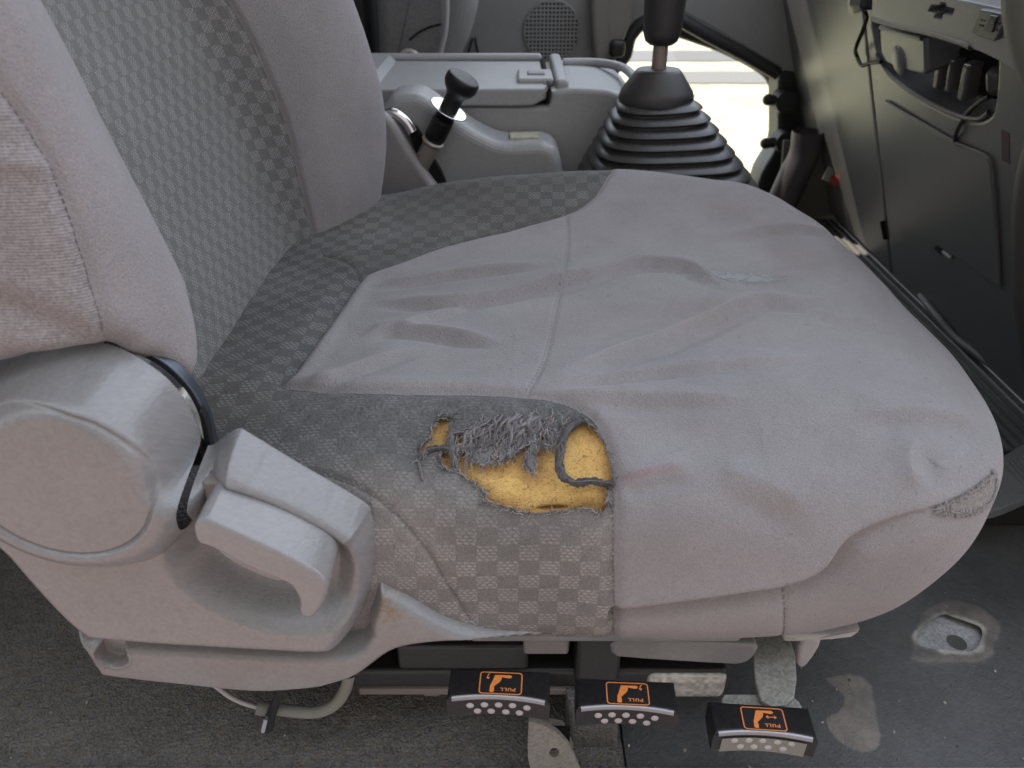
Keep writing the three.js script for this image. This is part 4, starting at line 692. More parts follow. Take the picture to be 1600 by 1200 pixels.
// ---------------------------------------------------------------- passenger door with low window
{
  const d = thing('passenger_door', 'grey passenger door with round speaker grille and low kerb window', 'door'), Z = -1.38;
  const win = smooth2([[.2076,.2566],[.2372,.2972],[.2449,.3343],[.2691,.3609],[.3032,.3633],[.35,.3464],[.4418,.3171],[.5291,.277],[.5623,.2437],[.5811,.1639],[.5752,.0625],[.5195,-.0088],[.2375,-.0088],[.1979,.1502]], 4, true, 0.4);
  const outline = [[-0.6, 0], [0.68, 0], [0.68, 0.62], [-0.6, 0.62]];
  part('door_panel', planarUV(slab(outline, Z - 0.05, Z, 0.004, [win.slice().reverse()])), doorPlastic, d);
  part('window_seal', tube(win.map(([x, y]) => [x, y, Z + 0.002]), 0.014, 120, 8, true), rubber, d);
  part('window_pane', planarUV(slab(win, Z - 0.028, Z - 0.024, 0)), std({ color: 0xffffff, transmission: 1, thickness: 0, roughness: 0.02, ior: 1.5 }), d);
  part('armrest', planarUV(slab(smooth2([[.3087,.4863],[.3199,.3883],[.3925,.3517],[.5291,.2829],[.599,.2707],[.5909,.4863]], 3, true, 0.25), Z, -1.3, 0.014)), doorPlastic, d);
  part('armrest_edge', tube([[.3122,.3842,-1.296],[.3925,.3452,-1.296],[.4607,.3147,-1.296],[.5382,.2762,-1.296]], 0.013, 24, 8), rubber, d);
  part('door_step', planarUV(slab(smooth2([[.1575,.4296],[.2419,.4296],[.2388,.3608],[.2169,.3069],[.2115,.291],[.1718,.291]], 3, true, 0.3), Z, -1.34, 0.01)), plasticMat(0.2, 0.5, [1.02, 1, 0.95]), d);
  part('rubber_stop', boxUV(boxAt(...[[[.199,.3024],[.2304,.336]]].flatMap(q => [q[0][0], q[0][1], -1.36, q[1][0], q[1][1], -1.32]), 0.01)), rubber, d);
  // speaker
  const c = [[.0818,.3453]][0], bars = [], R = 0.056, pitch = 0.0078;
  part('speaker_recess', new THREE.CircleGeometry(R, 40).translate(c[0], c[1], Z + 0.0012), hole, d);
  for (let i = -8; i <= 8; i++) { const o = i * pitch, h = Math.sqrt(Math.max(0, R * R - o * o)); if (h < 0.004) continue; bars.push(boxAt(c[0] + o - 0.0018, c[1] - h, Z + 0.002, c[0] + o + 0.0018, c[1] + h, Z + 0.005, 0.0005), boxAt(c[0] - h, c[1] + o - 0.0018, Z + 0.0024, c[0] + h, c[1] + o + 0.0018, Z + 0.0054, 0.0005)); }
  part('speaker_grille', join(bars), doorPlastic, d);
  part('speaker_trim', new THREE.TorusGeometry(R + 0.002, 0.0022, 6, 48).translate(c[0], c[1], Z + 0.002), doorPlastic, d);
  for (const q of [[[-.0823,.3326,-1.374],[-.0971,.2856,-1.374]], [[-.0769,.3351,-1.374],[-.0674,.2856,-1.374]]]) part('door_line', tube(q, 0.0025, 4, 6), rubber, d);
  // pillar by the hinges, with two black bolts
  part('hinge_pillar', planarUV(slab(smooth2([[.5425,.2804],[.584,.2804],[.6226,.1692],[.6599,-.0116],[.5428,-.0116],[.5425,.0716],[.5653,.1293],[.5557,.1952]], 3, true, 0.3), Z + 0.002, -1.3, 0.008)), rubber, d);
  for (const [a, b] of [[[[.5257,.2279,-1.29]][0], [[.5603,.2254,-1.29]][0]], [[[.536,.1399,-1.29]][0], [[.5756,.1453,-1.29]][0]]]) { part('hinge_bolt', join([tube([a, b], 0.0105, 6, 10), new THREE.SphereGeometry(0.0115, 12, 8).translate(...a), new THREE.CylinderGeometry(0.022, 0.026, 0.03, 16).rotateX(Math.PI / 2).translate(...b)]), rubber, d); }
  part('kick_moulding', tube([[.5783,.1916,-1.18],[.5796,.1482,-1.18],[.5681,.1034,-1.18],[.5494,.0301,-1.18]], 0.03, 30, 12), plasticMat(0.04, 0.5, [1.05, 0.95, 1.1]), d);
  part('upper_frame', boxUV(boxAt(-0.6, 1.18, Z - 0.05, 0.68, 1.3, Z, 0.01)), doorPlastic, d);
}
// ---------------------------------------------------------------- passenger seat
{
  const s = thing('passenger_seat', 'dark grey passenger seat back with rounded bolster behind the console', 'car seat'), f = z => pts => smooth2(pts, 4, true, 0.4);
  part('backrest', planarUV(slab(smooth2([[-.2045,.6059],[-.1313,.6059],[-.1052,.5251],[-.1023,.4378],[-.1065,.3915],[-.1151,.3628],[-.1261,.3133],[-.2156,.2929],[-.218,.382]], 4, true, 0.4), -1.24, -1.0, 0.02, [], 6)), seatDark, s);
  part('piping', tube([[-.1064,.5335,-.996],[-.103,.4381,-.996],[-.1072,.392,-.996],[-.1158,.3634,-.996],[-.1268,.314,-.996]], 0.004, 30, 8), plasticMat(0.32, 0.8), s);
  part('backrest_bolster', planarUV(slab(smooth2([[-.1459,.6076],[-.079,.5748],[-.0616,.4884],[-.0599,.4333],[-.0626,.4095],[-.0732,.3754],[-.0918,.3403],[-.1109,.3042],[-.1663,.3042]], 4, true, 0.4), -1.24, -1.05, 0.03, [], 6)), plasticMat(0.2, 0.95, [0.98, 1.01, 1]), s, 'lighter grey bolster');
  part('seam', tube([[-.166,.3803,-.998],[-.1497,.3917,-.998],[-.1317,.3993,-.998],[-.113,.403,-.998]], 0.0015, 12, 6), hole, s);
  const r = [[-.1661,.3494,-.98]][0]; part('pivot_ring', new THREE.TorusGeometry(0.016, 0.0045, 10, 28).translate(...r), steel, s); part('pivot_cap', new THREE.SphereGeometry(0.012, 14, 8).scale(1, 1, 0.5).translate(...r), rubber, s);
}
// ---------------------------------------------------------------- console between the seats
{
  const c = thing('centre_console', 'grey plastic console box with lid and latch between the seats', 'console');
  const F = -0.66, B = -0.88, right = smooth2([[-.2063,.2375],[-.1944,.348],[-.081,.348],[0,.348],[.0453,.3488],[.0497,.3658],[.08,.3696],[.1202,.3673],[.149,.3581],[.1665,.3434],[.175,.3132],[.1847,.2109],[-.2091,.2109]], 3, true, 0.12);
  part('console_body', planarUV(slab(right, B, F, 0.006)), greyPlastic, c);
  const lid = smooth2([[-.2411,.3497],[-.1286,.349],[0,.349],[.0257,.3497],[.0384,.3559],[.0423,.3635],[.0437,.3696],[.0437,.3703],[-.1589,.3696],[-.2384,.3696]], 3, true, 0.1);
  part('lid_front', planarUV(slab(lid, F - 0.02, F + 0.006, 0.003)), greyPlastic, c);
  const y0 = [[-.0802,.3658]][0][1];
  part('lid_top', boxUV(boxAt(-0.3, y0 - 0.012, B + 0.004, 0.044, y0 + 0.004, F + 0.003, 0.007)), greyPlastic, c);
  part('lid_rim', boxUV(boxAt(-0.22, y0 + 0.002, B + 0.002, 0.044, y0 + 0.013, B + 0.02, 0.006)), greyPlastic, c);
  part('rear_ramp', planarUV(slab([[-0.3, y0], [-0.165, y0], [-0.18, y0 + 0.012], [-0.3, y0 + 0.012]], B, F - 0.03, 0.006)), greyPlastic, c);
  part('lid_gap', boxUV(boxAt(0.044, y0 - 0.014, B, 0.0475, y0 + 0.0065, F + 0.0035, 0.0008)), hole, c);
  const lx = [[.0318,.3844]][0][0];
  part('latch', boxUV(boxAt(lx - 0.025, y0, -0.76, lx + 0.022, y0 + 0.01, -0.69, 0.004)), greyPlastic, c); part('latch_button', boxUV(boxAt(lx - 0.012, y0 + 0.004, -0.735, lx + 0.012, y0 + 0.0125, -0.712, 0.003)), plasticMat(0.2, 0.4), c);
  part('tray_wall', tube([...[[.0738,.372,-.8319],[.1199,.372,-.8319],[.1511,.372,-.8004],[.1605,.372,-.7232],[.1515,.372,-.6015]]], 0.006, 30, 8), greyPlastic, c);
  part('tray_end', boxUV(boxAt(0.055, y0 - 0.006, B, 0.072, y0 + 0.012, F - 0.01, 0.006)), greyPlastic, c);
}
// ---------------------------------------------------------------- parking brake and its housing
{
  const h = thing('brake_housing', 'sloping grey plastic housing around the parking brake slot with a sticker', 'brake housing');
  part('housing_body', planarUV(slab(smooth2([[-.1934,.237],[-.1802,.3464],[-.1582,.3552],[-.14,.3739],[-.1189,.3774],[-.1028,.3739],[-.0753,.3552],[-.0457,.3353],[-.0192,.3226],[0,.3196],[.0346,.3211],[.0509,.315],[.0591,.3012],[.063,.2777],[.0648,.2286]], 4, true, 0.35), -0.655, -0.585, 0.012, [], 5)), greyPlastic, h);
  part('side_fin', planarUV(slab(smooth2([[-.188,.2393],[-.1714,.3533],[-.1566,.3632],[-.143,.3604],[-.1337,.349],[-.1194,.3229],[-.1004,.2906],[-.0848,.2673],[-.0784,.2393]], 4, true, 0.35), -0.578, -0.555, 0.008, [], 5)), plasticMat(0.27, 0.38), h);
  part('slot', planarUV(slab(smooth2([[-.121,.337],[-.1117,.3407],[-.0983,.3108],[-.0855,.2892],[-.079,.2622],[-.0948,.2622],[-.1086,.2939]], 3), -0.6, -0.5735, 0.001)), hole, h);
  part('slot_trim', tube([[-.1503,.3552,-.572],[-.1366,.358,-.572],[-.1239,.3494,-.572],[-.1173,.3377,-.572]], 0.0065, 20, 8), chrome, h);
  part('sticker', boxUV(boxAt(...[[[-.0024,.308],[.0328,.3195]]].flatMap(q => [q[0][0], q[1][1] - 0.004, -0.632, q[1][0], q[1][1] + 0.0035, -0.606]), 0.0006)), plasticMat(0.42, 0.7, [1, 0.98, 0.78], 0.3), h);
  part('socket', planarUV(slab([[-.0658,.3429],[-.0238,.3191],[-.0239,.316],[-.0659,.3399]], -0.634, -0.61, 0.0006)), plasticMat(0.12, 0.5), h);
  const b = thing('parking_brake', 'black knobbed parking brake lever with chrome ring', 'brake lever');
  const P0 = V(...[[-.1004,.3144,-.57]][0]), P1 = V(...[[-.0496,.4069,-.555]][0]), dir = P1.clone().sub(P0), L = dir.length(), q = new THREE.Quaternion().setFromUnitVectors(V(0, 1, 0), dir.clone().normalize());
  b.position.copy(P0); b.quaternion.copy(q);
  const lathe = (prof, mat, name) => part(name, new THREE.LatheGeometry(prof.map(([r, y]) => new THREE.Vector2(r, y * L)), 36), mat, b);
  lathe([[0, -0.3], [0.0105, -0.3], [0.0105, 0.12], [0.011, 0.14], [0, 0.14]], plasticMat(0.24, 0.4, [1.1, 0.98, 0.9]), 'lever_shaft');
  lathe([[0, 0.12], [0.0125, 0.12], [0.0135, 0.14], [0.0125, 0.17], [0, 0.17]], steel, 'collar');
  lathe([[0, 0.17], [0.0115, 0.17], [0.0125, 0.22], [0.0125, 0.4], [0.012, 0.45], [0, 0.45]], blackGloss, 'grip_sleeve');
  lathe([[0.0105, 0.545], [0.0215, 0.545], [0.023, 0.553], [0.0215, 0.561], [0.0105, 0.561]], chrome, 'ring');
  lathe([[0, 0.44], [0.0115, 0.44], [0.0105, 0.56], [0.0105, 0.68], [0.0115, 0.73], [0.017, 0.79], [0.0195, 0.84], [0.0195, 0.9], [0.0185, 0.925], [0.0165, 0.94], [0, 0.945]], blackGloss, 'knob');
}
// ---------------------------------------------------------------- gear lever with pleated boot
{
  const g = thing('gear_lever', 'black gear lever rising from a pleated rubber boot', 'gear lever'), C = [[.1982,.269,-.6]][0], yTop = [[.1823,.3651,-.6]][0][1];
  g.position.set(C[0], C[1] - 0.03, -0.6);
  const H = yTop - C[1] + 0.038, rows = 200, cols = 96, pos = [], uv = [], idx = [];
  for (let i = 0; i <= rows; i++) {
    const t = i / rows, pleat = 11, ph = t * pleat % 1, fold = ph < 0.62 ? Math.sqrt(Math.sin(Math.PI * (ph / 0.62 * 0.5 + 0.5))) : Math.pow((ph - 0.62) / 0.38, 2) * 0.9;
    const R = mix(0.127, 0.043, Math.pow(t, 1.1)) - 0.0095 * (1 - fold) , sx = 1, sz = 0.82, cx = -0.027 * t;
    for (let j = 0; j <= cols; j++) {
      const a = j / cols * 2 * Math.PI, p = mix(4.5, 2.6, t), c = Math.cos(a), s = Math.sin(a), k = Math.pow(Math.abs(c) ** p + Math.abs(s) ** p, -1 / p);
      pos.push(cx + R * k * c * sx, t * H + 0.0015 * Math.sin(a * 2 + 0.6), R * k * s * sz); uv.push(j / cols * 0.5, t * 0.2);
    }
  }
  for (let i = 0; i < rows; i++) for (let j = 0; j < cols; j++) { const a = i * (cols + 1) + j, b = a + cols + 1; idx.push(a, b, a + 1, a + 1, b, b + 1); }
  const bg = new THREE.BufferGeometry(); bg.setAttribute('position', new THREE.Float32BufferAttribute(pos, 3)); bg.setAttribute('uv', new THREE.Float32BufferAttribute(uv, 2)); bg.setIndex(idx); bg.computeVertexNormals();
  part('boot', bg, plasticMat(0.045, 0.34, [1, 1, 1.02], 0.5, { side: THREE.DoubleSide }), g);
  const lat = (prof, mat, name, sz = 0.9) => part(name, new THREE.LatheGeometry(prof.map(([r, y]) => new THREE.Vector2(r, y)), 40).scale(1, 1, sz).translate(-0.028, 0, 0), mat, g);
  lat([[0.043, H - 0.008], [0.0445, H - 0.002], [0.042, H + 0.006], [0.0275, H + 0.026], [0.025, H + 0.029], [0.016, H + 0.03], [0, H + 0.029]], plasticMat(0.03, 0.36, [1.04, 0.98, 0.98]), 'boot_collar');
  lat([[0.0085, H + 0.02], [0.0085, H + 0.08]], plasticMat(0.22, 0.4, [1.15, 0.95, 0.8], 0.5, { metalness: 0.5 }), 'shaft', 1);
  lat([[0, H + 0.054], [0.013, H + 0.055], [0.0185, H + 0.059], [0.0215, H + 0.068], [0.0235, H + 0.11], [0.026, H + 0.16], [0.027, H + 0.22], [0, H + 0.225]], plasticMat(0.02, 0.38, [1.05, 0.98, 1]), 'gear_knob');
  const t = tagged('engine_cover', boxUV(boxAt(-0.3, 0.0, -0.9, 0.33, C[1] - 0.03, -0.555, 0.02)), carpet, 'dark carpeted hump under the console and gear lever', 'engine cover');
}

// ---------------------------------------------------------------- dashboard: a sloping face, drawn in its own plane (x along the cab, y up the slope, z towards the driver)
{
  const d = thing('dashboard', 'worn dark grey lower dashboard with storage recess, sliders and trim strip', 'dashboard', null, [0.66, 0.04, 0]);
  d.matrixAutoUpdate = true; d.quaternion.setFromRotationMatrix(new THREE.Matrix4().makeBasis(V(0, 0, 1), V(-0.3437, 0.9391, 0), V(-0.9391, -0.3437, 0)));
  const s2 = (p, k = 4, t = 0.3) => smooth2(p, k, true, t);
  const seamX = [[-.8906,.3223]][0][0];
  part('end_panel', planarUV(slab([[-1.375, -0.02], [-1.29, -0.03], [seamX - 0.003, -0.03], [seamX - 0.003, 0.47], [-1.375, 0.47]], -0.04, 0, 0.012, [], 6)), dashPlastic, d, 'scuffed end panel by the passenger door');
  part('edge_bead', tube([[-1.372, -0.02, 0], [-1.372, 0.1, 0.004], [-1.372, 0.3, 0.004], [-1.372, 0.47, 0]], 0.014, 20, 8), plasticMat(0.12, 0.4, [1.1, 0.98, 1]), d);
  const recess = s2([[-.8483,.4122],[-.853,.3849],[-.8473,.363],[-.8165,.3435],[-.7608,.3324],[-.7011,.3274],[-.6463,.3262],[-.6021,.3285],[-.568,.3351],[-.5439,.3483],[-.535,.3676],[-.5292,.4104],[-.5487,.4277],[-.6877,.4388]], 5);
  part('lower_panel', planarUV(slab([[seamX + 0.002, -0.03], [-0.1, -0.03], [-0.1, 0.47], [seamX + 0.002, 0.47]], -0.03, 0.003, 0.008, [recess.slice().reverse()], 4)), dashPlastic, d);
  part('recess_wall', planarUV(slab([[seamX + 0.01, 0.2], [-0.2, 0.2], [-0.2, 0.46], [seamX + 0.01, 0.46]], -0.035, -0.024, 0.001)), dashPlastic, d);
  const lip = smooth2([[-.8541,.3628],[-.8165,.3435],[-.7608,.3324],[-.7011,.3274],[-.6463,.3262],[-.6021,.3285],[-.568,.3351],[-.5466,.3476]], 5, false).map(([x, y]) => [x, y, 0.003]);
  part('recess_lip', tube(lip, 0.0032, 60, 8), plasticMat(0.12, 0.34), d);
  part('recess_floor', planarUV(slab([...smooth2([[-.8541,.3628],[-.8165,.3435],[-.7608,.3324],[-.7011,.3274],[-.6463,.3262],[-.6021,.3285],[-.568,.3351],[-.5466,.3476]], 4, false), ...smooth2([[-.856,.3551],[-.8187,.3339],[-.7625,.3232],[-.7024,.3185],[-.6473,.3178],[-.6028,.3204],[-.5685,.3273],[-.547,.3401]], 4, false).reverse()], -0.07, -0.001, 0.001)), dashPlastic, d);
  // service cover
  const cover = s2([[-.838,.2973],[-.8266,.2978],[-.7203,.2928],[-.6326,.2902],[-.5705,.2935],[-.5519,.2925],[-.544,.2838],[-.5375,.2203],[-.5302,.1274],[-.6334,.1208],[-.7508,.1072],[-.8522,.1008],[-.8539,.1998]], 3, 0.15);
  part('service_cover', planarUV(slab(cover, 0, 0.0055, 0.002)), dashPlastic, d, 'flat service cover in the lower panel');
  part('cover_edge', tube(smooth2([[-.8263,.2986],[-.7157,.2946],[-.6284,.2921],[-.5666,.2953],[-.5481,.2943],[-.5403,.284],[-.5337,.2224],[-.5293,.1313]], 4, false).map(([x, y]) => [x, y, 0.0052]), 0.0016, 60, 6), plasticMat(0.16, 0.35, [1.05, 0.97, 0.95]), d);
  for (const q of [[[-.9,.0752],[-.8941,.0447]], [[-.6977,.112],[-.6825,.1112]]]) part('clip_slot', tube(q.map(([x, y]) => [x, y, 0.004]), 0.005, 4, 8), hole, d);
  part('clip_mark', tube([[-.6785,.1129],[-.6564,.1123]].map(([x, y]) => [x, y, 0.005]), 0.0028, 4, 8), plasticMat(0.4, 0.5), d);
  // trim strip with vent and switch plate
  const trimZ = 0.0376, trim = s2([[-.7499,.474],[-.7633,.4393],[-.7569,.4319],[-.6894,.4356],[-.6038,.4387],[-.5309,.4386],[-.4564,.433],[-.3729,.4215],[-.3556,.4686],[-.4347,.4817],[-.5136,.483],[-.6129,.4801],[-.6984,.4783]], 4, 0.2);
  const vent = [[-.5912,.4714],[-.5718,.4727],[-.5699,.4762],[-.557,.4768],[-.5589,.4727],[-.5396,.4728],[-.5458,.4656],[-.5656,.4647],[-.5693,.4583],[-.5871,.4582],[-.5833,.4634],[-.6015,.4634]];
  part('trim_strip', planarUV(slab(trim, -0.03, trimZ, 0.0012, [vent.slice()], 2)), trimPlastic, d, 'lighter trim strip with a cross-shaped vent');
  part('trim_edge', tube(smooth2([[-.7599,.4364],[-.6893,.4364],[-.6037,.4394],[-.5309,.4393],[-.5112,.4376]], 4, false).map(([x, y]) => [x, y, trimZ - 0.002]), 0.004, 40, 8), plasticMat(0.2, 0.4, [1.05, 1, 0.85]), d);
  part('vent_back', planarUV(slab([[-.6138,.4746],[-.5269,.4792],[-.5343,.4592],[-.6239,.4525]], -0.02, -0.006, 0.001)), hole, d);
  for (const q of [[[-.5963,.4674],[-.5427,.4692]], [[-.6016,.4627],[-.5473,.4648]]]) part('vent_slat', tube(q.map(([x, y]) => [x, y, trimZ - 0.014]), 0.0016, 4, 6), plasticMat(0.2, 0.4), d);
  const plate = s2([[-.4772,.4806],[-.4321,.4809],[-.4323,.4769],[-.4508,.4557],[-.4555,.4532],[-.4938,.4546],[-.4974,.4567]], 3, 0.1);
  part('switch_plate', planarUV(slab(plate, 0.02, trimZ + 0.005, 0.0015)), plasticMat(0.1, 0.36, [0.95, 1, 1.05]), d);
  part('switch_rocker', planarUV(slab(s2([[-.4563,.4781],[-.4438,.4784],[-.4538,.4624],[-.4715,.4618]], 3, 0.1), trimZ, trimZ + 0.0068, 0.001)), plasticMat(0.03, 0.36, [0.95, 1, 1.05]), d);
  { const c = document.createElement('canvas'); c.width = c.height = 64; const x = c.getContext('2d'); x.fillStyle = '#202428'; x.fillRect(0, 0, 64, 64); x.strokeStyle = '#9aa3a8'; x.lineWidth = 5; x.beginPath(); x.moveTo(22, 14); x.lineTo(22, 50); x.quadraticCurveTo(50, 46, 50, 32); x.quadraticCurveTo(50, 16, 22, 14); x.stroke(); const t = new THREE.CanvasTexture(c); t.colorSpace = THREE.SRGBColorSpace; const q = [[-.4517,.4728]][0]; const m = part('printed_mark', new THREE.PlaneGeometry(0.0062, 0.0062), std({ map: t, roughness: 0.5 }), d); m.position.set(q[0], q[1], trimZ + 0.0071); m.rotation.z = -0.2; }
  for (const q of [...[[-.4746,.4711],[-.4698,.471],[-.4774,.4659],[-.4725,.4659],[-.4479,.472],[-.4423,.4715],[-.4516,.4656],[-.4471,.465]]]) part('plate_dot', new THREE.SphereGeometry(0.0009, 8, 6), hole, d).position.set(q[0], q[1], trimZ + 0.005);
  // ashtray drawer, hook, sliders and knob in the recess
  part('drawer', planarUV(slab(s2([[-.7894,.416],[-.6689,.4192],[-.659,.4175],[-.6618,.3783],[-.6733,.3714],[-.7493,.3668],[-.7818,.369],[-.796,.3807]], 4, 0.15), -0.065, 0.0188, 0.005)), dashPlastic, d, 'pull-out drawer in the recess');
  part('drawer_rim', tube([[-.7874,.4154],[-.6657,.4181]].map(([x, y]) => [x, y, 0.0185]), 0.003, 6, 8), plasticMat(0.3, 0.3), d);
  { const q = [[-.7368,.3791]][0]; part('finger_grip', planarUV(new THREE.SphereGeometry(0.02, 24, 14).scale(1, 1, 0.3).translate(q[0], q[1], 0.018)), dashPlastic, d); }
  { const q = [[-.6931,.3804]][0]; part('hook', planarUV(new THREE.SphereGeometry(0.011, 16, 12).scale(0.6, 1, 0.8).translate(q[0], q[1], -0.01)), plasticMat(0.06, 0.4, [1.2, 0.9, 1.05]), d); part('hook_stem', boxUV(boxAt(q[0] - 0.004, q[1] - 0.006, -0.068, q[0] + 0.014, q[1] + 0.016, -0.012, 0.004)), plasticMat(0.05, 0.4, [1.2, 0.9, 1.05]), d); }
  for (const [p, w] of [[[[-.6767,.3837],[-.6957,.3413]], 0.007], [[[-.6494,.3835],[-.6634,.3437]], 0.005], [[[-.6114,.3854],[-.6304,.3402]], 0.0075]]) {
    const [a, b] = p, o = [[a[0] - w, a[1]], [a[0] + w, a[1]], [b[0] + w, b[1]], [b[0] - w, b[1]]].reverse();
    const sl = part('slider', planarUV(slab(s2(o, 4, 0.15), -0.03, -0.004, 0.004)), plasticMat(0.11, 0.3, [1.05, 1, 0.95]), d);
    part('slider_cap', boxUV(boxAt(a[0] - w + 0.001, a[1] - 0.002, -0.025, a[0] + w - 0.001, a[1] + 0.0025, -0.0055, 0.002)), chrome, sl);
  }
  part('slider_frame', planarUV(slab(s2([[-.6745,.3914],[-.5681,.3941],[-.5829,.3454],[-.6883,.3419]], 3, 0.1), -0.03, -0.021, 0.002)), hole, d);
  { const q = [[-.5584,.3758]][0]; part('socket', planarUV(new THREE.CylinderGeometry(0.026, 0.026, 0.03, 28).rotateX(Math.PI / 2).translate(q[0] + 0.008, q[1] + 0.006, -0.036)), rubber, d); part('knob', planarUV(new THREE.CapsuleGeometry(0.0105, 0.012, 6, 16).translate(q[0], q[1], -0.012)), plasticMat(0.09, 0.4, [1, 1, 0.9]), d); }
  { const q = [[-.6257,.339]][0]; part('white_mark', new THREE.PlaneGeometry(0.008, 0.0075), plasticMat(0.45, 0.6), d).position.set(q[0], q[1], -0.0235); }
  { const q = [[-.5138,.3158]][0]; part('faded_sticker', boxUV(boxAt(q[0] - 0.008, q[1] - 0.018, 0.003, q[0] + 0.008, q[1] + 0.018, 0.0036, 0.0002)), plasticMat(0.075, 0.6, [1.4, 0.95, 0.95]), d); }
  part('dash_top', planarUV(slab([[-1.375, 0.46], [-0.1, 0.46], [-0.1, 0.56], [-1.375, 0.56]], -0.1, -0.02, 0.01)), darkPlastic, d);
}
// column shroud and lower column at the right edge
{
  const c = thing('steering_column', 'olive grey steering column cover at the right edge of the dashboard', 'steering column');
  part('upper_shroud', tube([[.3974,.5507,-.3],[.4126,.5011,-.3],[.4458,.4511,-.3],[.4907,.3859,-.3]], 0.036, 40, 20), plasticMat(0.13, 0.5, [1, 1, 0.8]), c);
  part('lower_shroud', tube([[.5127,.4199,-.36],[.5095,.3579,-.36],[.5347,.2697,-.36],[.5783,.1688,-.36],[.623,.0874,-.36]], 0.036, 40, 20), plasticMat(0.07, 0.55, [1.06, 1, 0.96]), c);
}
tagged('knob_cable', tube([...[[.53,.3822,-.5434],[.53,.3736,-.5585]], ...[[.545,.3481,-.6037],[.545,.3288,-.6119]], ...[[.556,.312,-.6267],[.556,.3121,-.6077]]], 0.0028, 40, 8), plasticMat(0.04, 0.4, [1.1, 0.95, 0.95]), 'thin dark cable hanging from the knob in the recess', 'cable');
{
  const w = thing('loose_wire', 'thin black wire with cream connector hanging off the dashboard end', 'wire');
  part('wire', tube([...[[.5,.4406,-.8775],[.5,.4358,-.8511]], ...[[.51,.427,-.8639],[.51,.4098,-.8673],[.51,.3877,-.8777]], ...[[.53,.3693,-.9182],[.53,.3589,-.8915],[.53,.3656,-.8665],[.53,.3732,-.8297]]], 0.003, 60, 8), cable, w);
  const q = [[.495,.4417,-.8748]][0], r = [[.48,.4575,-.8073]][0];
  part('connector', new RoundedBoxGeometry(0.016, 0.017, 0.022, 3, 0.003).rotateZ(0.3).translate(...q), cream, w); part('plug', new RoundedBoxGeometry(0.03, 0.026, 0.045, 3, 0.006).translate(...r), rubber, w);
}
{
  const w = thing('wire_bundle', 'small bundle of wires with a red sleeve under the dashboard end', 'wire bundle');
  part('sleeve', tube([[.6179,.1201,-1.12],[.6332,.1076,-1.12]], 0.008, 6, 10), std({ color: new THREE.Color(0.3, 0.03, 0.02), roughness: 0.5 }), w);
  for (let i = 0; i < 5; i++) part('wire', tube([[[.6194,.1189,-1.12]][0].map((v, k) => v + [0, 0.004 * (i - 2), 0][k]), [[.6033,.1301,-1.12]][0].map((v, k) => v + [0, 0.006 * (i - 2), 0.004 * i][k])], 0.003, 8, 6), std({ color: new THREE.Color(0.3, 0.3, 0.28), roughness: 0.5 }), w);
}
{
  const k = thing('kick_panel', 'brown dusty wall under the dashboard end', 'panel'); part('panel', planarUV(slab([[.5425,.1681],[.6766,.1681],[.7581,-.0048],[.5618,-.0048]], -1.21, -1.2, 0.002)), plasticMat(0.1, 0.8, [1.1, 1, 0.85]), k);
  const y = tagged('yellow_scrap', tube([[.656,.02,-1.2416],[.6699,.02,-1.2499],[.6811,.02,-1.2583]], 0.006, 6, 8), plasticMat(0.4, 0.7, [1.1, 0.85, 0.5]), 'small yellowish scrap on the floor beyond the seat', 'scrap');
}
tagged('floor_rod', tube([...[[.6599,.03,-.7749],[.6523,.03,-.7064]], ...[[.6584,.02,-.6566],[.6656,.02,-.5973],[.6732,.02,-.548]]], 0.0055, 40, 10), plasticMat(0.16, 0.4, [0.95, 1.02, 1]), 'thin pale rod lying on the floor under the dashboard', 'rod');
{
  const p = thing('foot_plate', 'ribbed grey metal plate with a round hole right of the seat front', 'foot plate');
  const y = 0.075, o = [[.4245,-.2047],[.4686,-.2543],[.5138,-.2922],[.5576,-.3192],[.6051,-.3406],[.583,-.2624],[.5137,-.2326],[.4634,-.2092]].map(([x, z]) => [x, -z]), hc = [[.473,-.2374]][0];
  const h = []; for (let i = 0; i < 20; i++) { const a = -i / 20 * 6.2832; h.push([hc[0] + 0.0055 * Math.cos(a), -hc[1] + 0.0055 * Math.sin(a)]); }
  const g = slab(smooth2(o, 4, true, 0.3).reverse(), -0.012, 0, 0.002, [h]).rotateX(-Math.PI / 2).translate(0, y, 0);
  part('plate', planarUV(g, 1, 'xz'), plasticMat(0.12, 0.45, [0.97, 1, 1.02], 0.2), p);
  for (let i = 0; i < 14; i++) { const a = [[.5068,.076,-.28]][0], x = a[0] + i * 0.006; part('rib', boxAt(x, y - 0.001, a[2] + 0.002 - i * 0.003, x + 0.0026, y + 0.0014, a[2] + 0.052 - i * 0.001, 0.0006), plasticMat(0.13, 0.45, [0.97, 1, 1.02]), p); }
  part('support', boxUV(boxAt(0.47, 0.004, -0.3, 0.62, 0.062, -0.26, 0.006)), blackPaint, p);
}
tagged('floor_step', boxUV(boxAt(0.4, 0.004, -0.34, 0.72, 0.05, -0.3, 0.008)), blackPaint, 'black raised floor step beneath the ribbed foot plate', 'floor step');
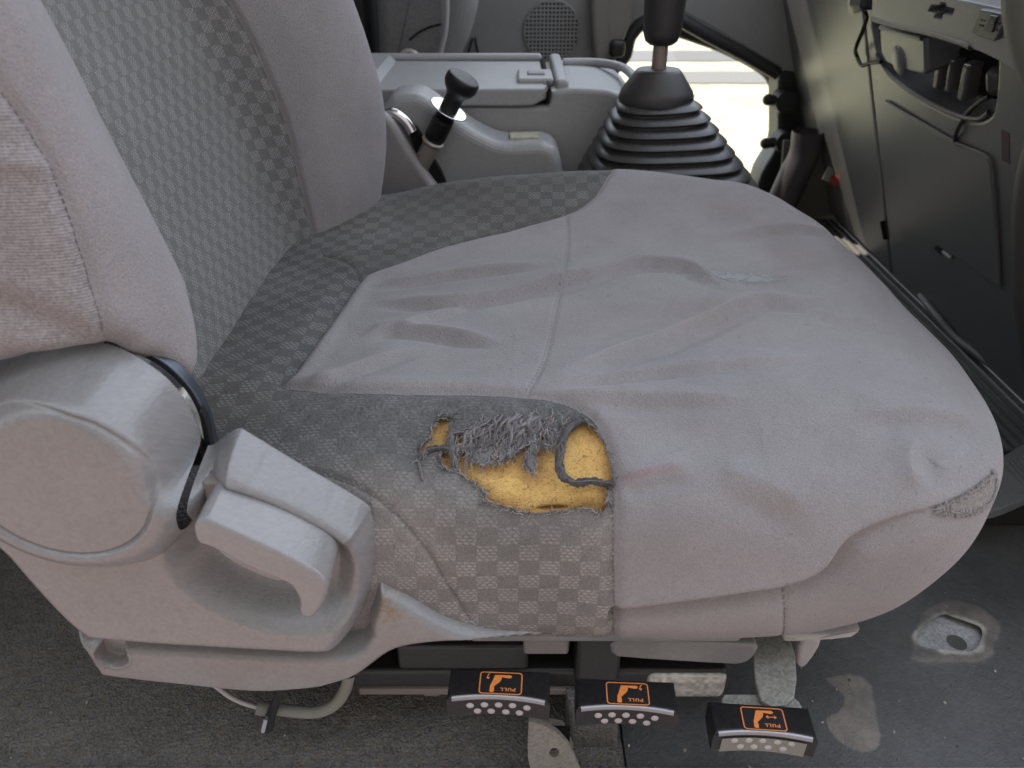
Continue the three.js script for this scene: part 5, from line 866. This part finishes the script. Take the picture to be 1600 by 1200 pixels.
// bracket on the floor under the middle lever
{
  const b = thing('floor_bracket', 'tan steel bracket with a dark hole bolted to the floor', 'bracket');
  const hc = [[.0306,.0408]][0], h = []; for (let i = 0; i < 22; i++) { const a = -i / 22 * 6.2832; h.push([hc[0] + 0.0048 * Math.cos(a), hc[1] + 0.0068 * Math.sin(a)]); }
  part('plate', planarUV(slab(smooth2([[.0117,.0757],[.0207,.0728],[.0318,.0639],[.0415,.0471],[.054,.0009],[.0132,.0216]], 4, true, 0.2), 0.011, 0.016, 0.001, [h])), plasticMat(0.2, 0.6, [1.1, 1, 0.85], 0.4), b);
  part('web', planarUV(slab([[.0122,.055],[.0378,.0473],[.0465,.0202],[.0125,.0283]], -0.006, 0.0, 0.001)), plasticMat(0.16, 0.6, [1.1, 1, 0.85], 0.4), b);
  part('hole_back', boxAt(hc[0] - 0.012, hc[1] - 0.012, 0.002, hc[0] + 0.012, hc[1] + 0.012, 0.006, 0.001), hole, b);
}
tagged('rail_cover', planarUV(slab([[.0407,.0651],[.0791,.0575],[.0862,-.0381],[.0467,-.0381]], -0.2, -0.012, 0.004)), carpet, 'carpeted block under the middle lever beside the tan bracket', 'block');

// grit and crumbs
{
  const g = new THREE.InstancedMesh(new THREE.IcosahedronGeometry(1, 0), std({ color: 0xffffff, roughness: 1 }), 1500), m = new THREE.Matrix4(), q = new THREE.Quaternion(); g.name = 'grit';
  for (let i = 0; i < 1500; i++) { const x = -0.5 + 1.2 * rnd(), z = 0.05 - 0.6 * rnd() * rnd(), r = 0.00025 + 0.0009 * rnd() ** 4, k = 0.06 + 0.4 * rnd() ** 2; q.setFromEuler(new THREE.Euler(rnd() * 6, rnd() * 6, rnd() * 6)); g.setMatrixAt(i, m.compose(V(x, (x < 0.087 ? 0.005 : 0.0064) + r * 0.4, z), q, V(r * (0.7 + rnd()), r * 0.8, r * (0.7 + rnd())))); g.setColorAt(i, new THREE.Color(k * 1.05, k * 0.95, k * 0.78)); }
  g.castShadow = g.receiveShadow = true; g.userData = { kind: 'stuff', label: 'fine grit and crumbs scattered over the carpet and mat', category: 'grit' }; scene.add(g);
}

// ---------------------------------------------------------------- draw
const renderer = new THREE.WebGLRenderer({ antialias: true });
renderer.setSize(1024, 768);
renderer.shadowMap.enabled = true; renderer.shadowMap.type = THREE.PCFSoftShadowMap;
renderer.toneMapping = THREE.LinearToneMapping; renderer.toneMappingExposure = EXPOSURE;
renderer.outputColorSpace = THREE.SRGBColorSpace;
renderer.render(scene, camera);
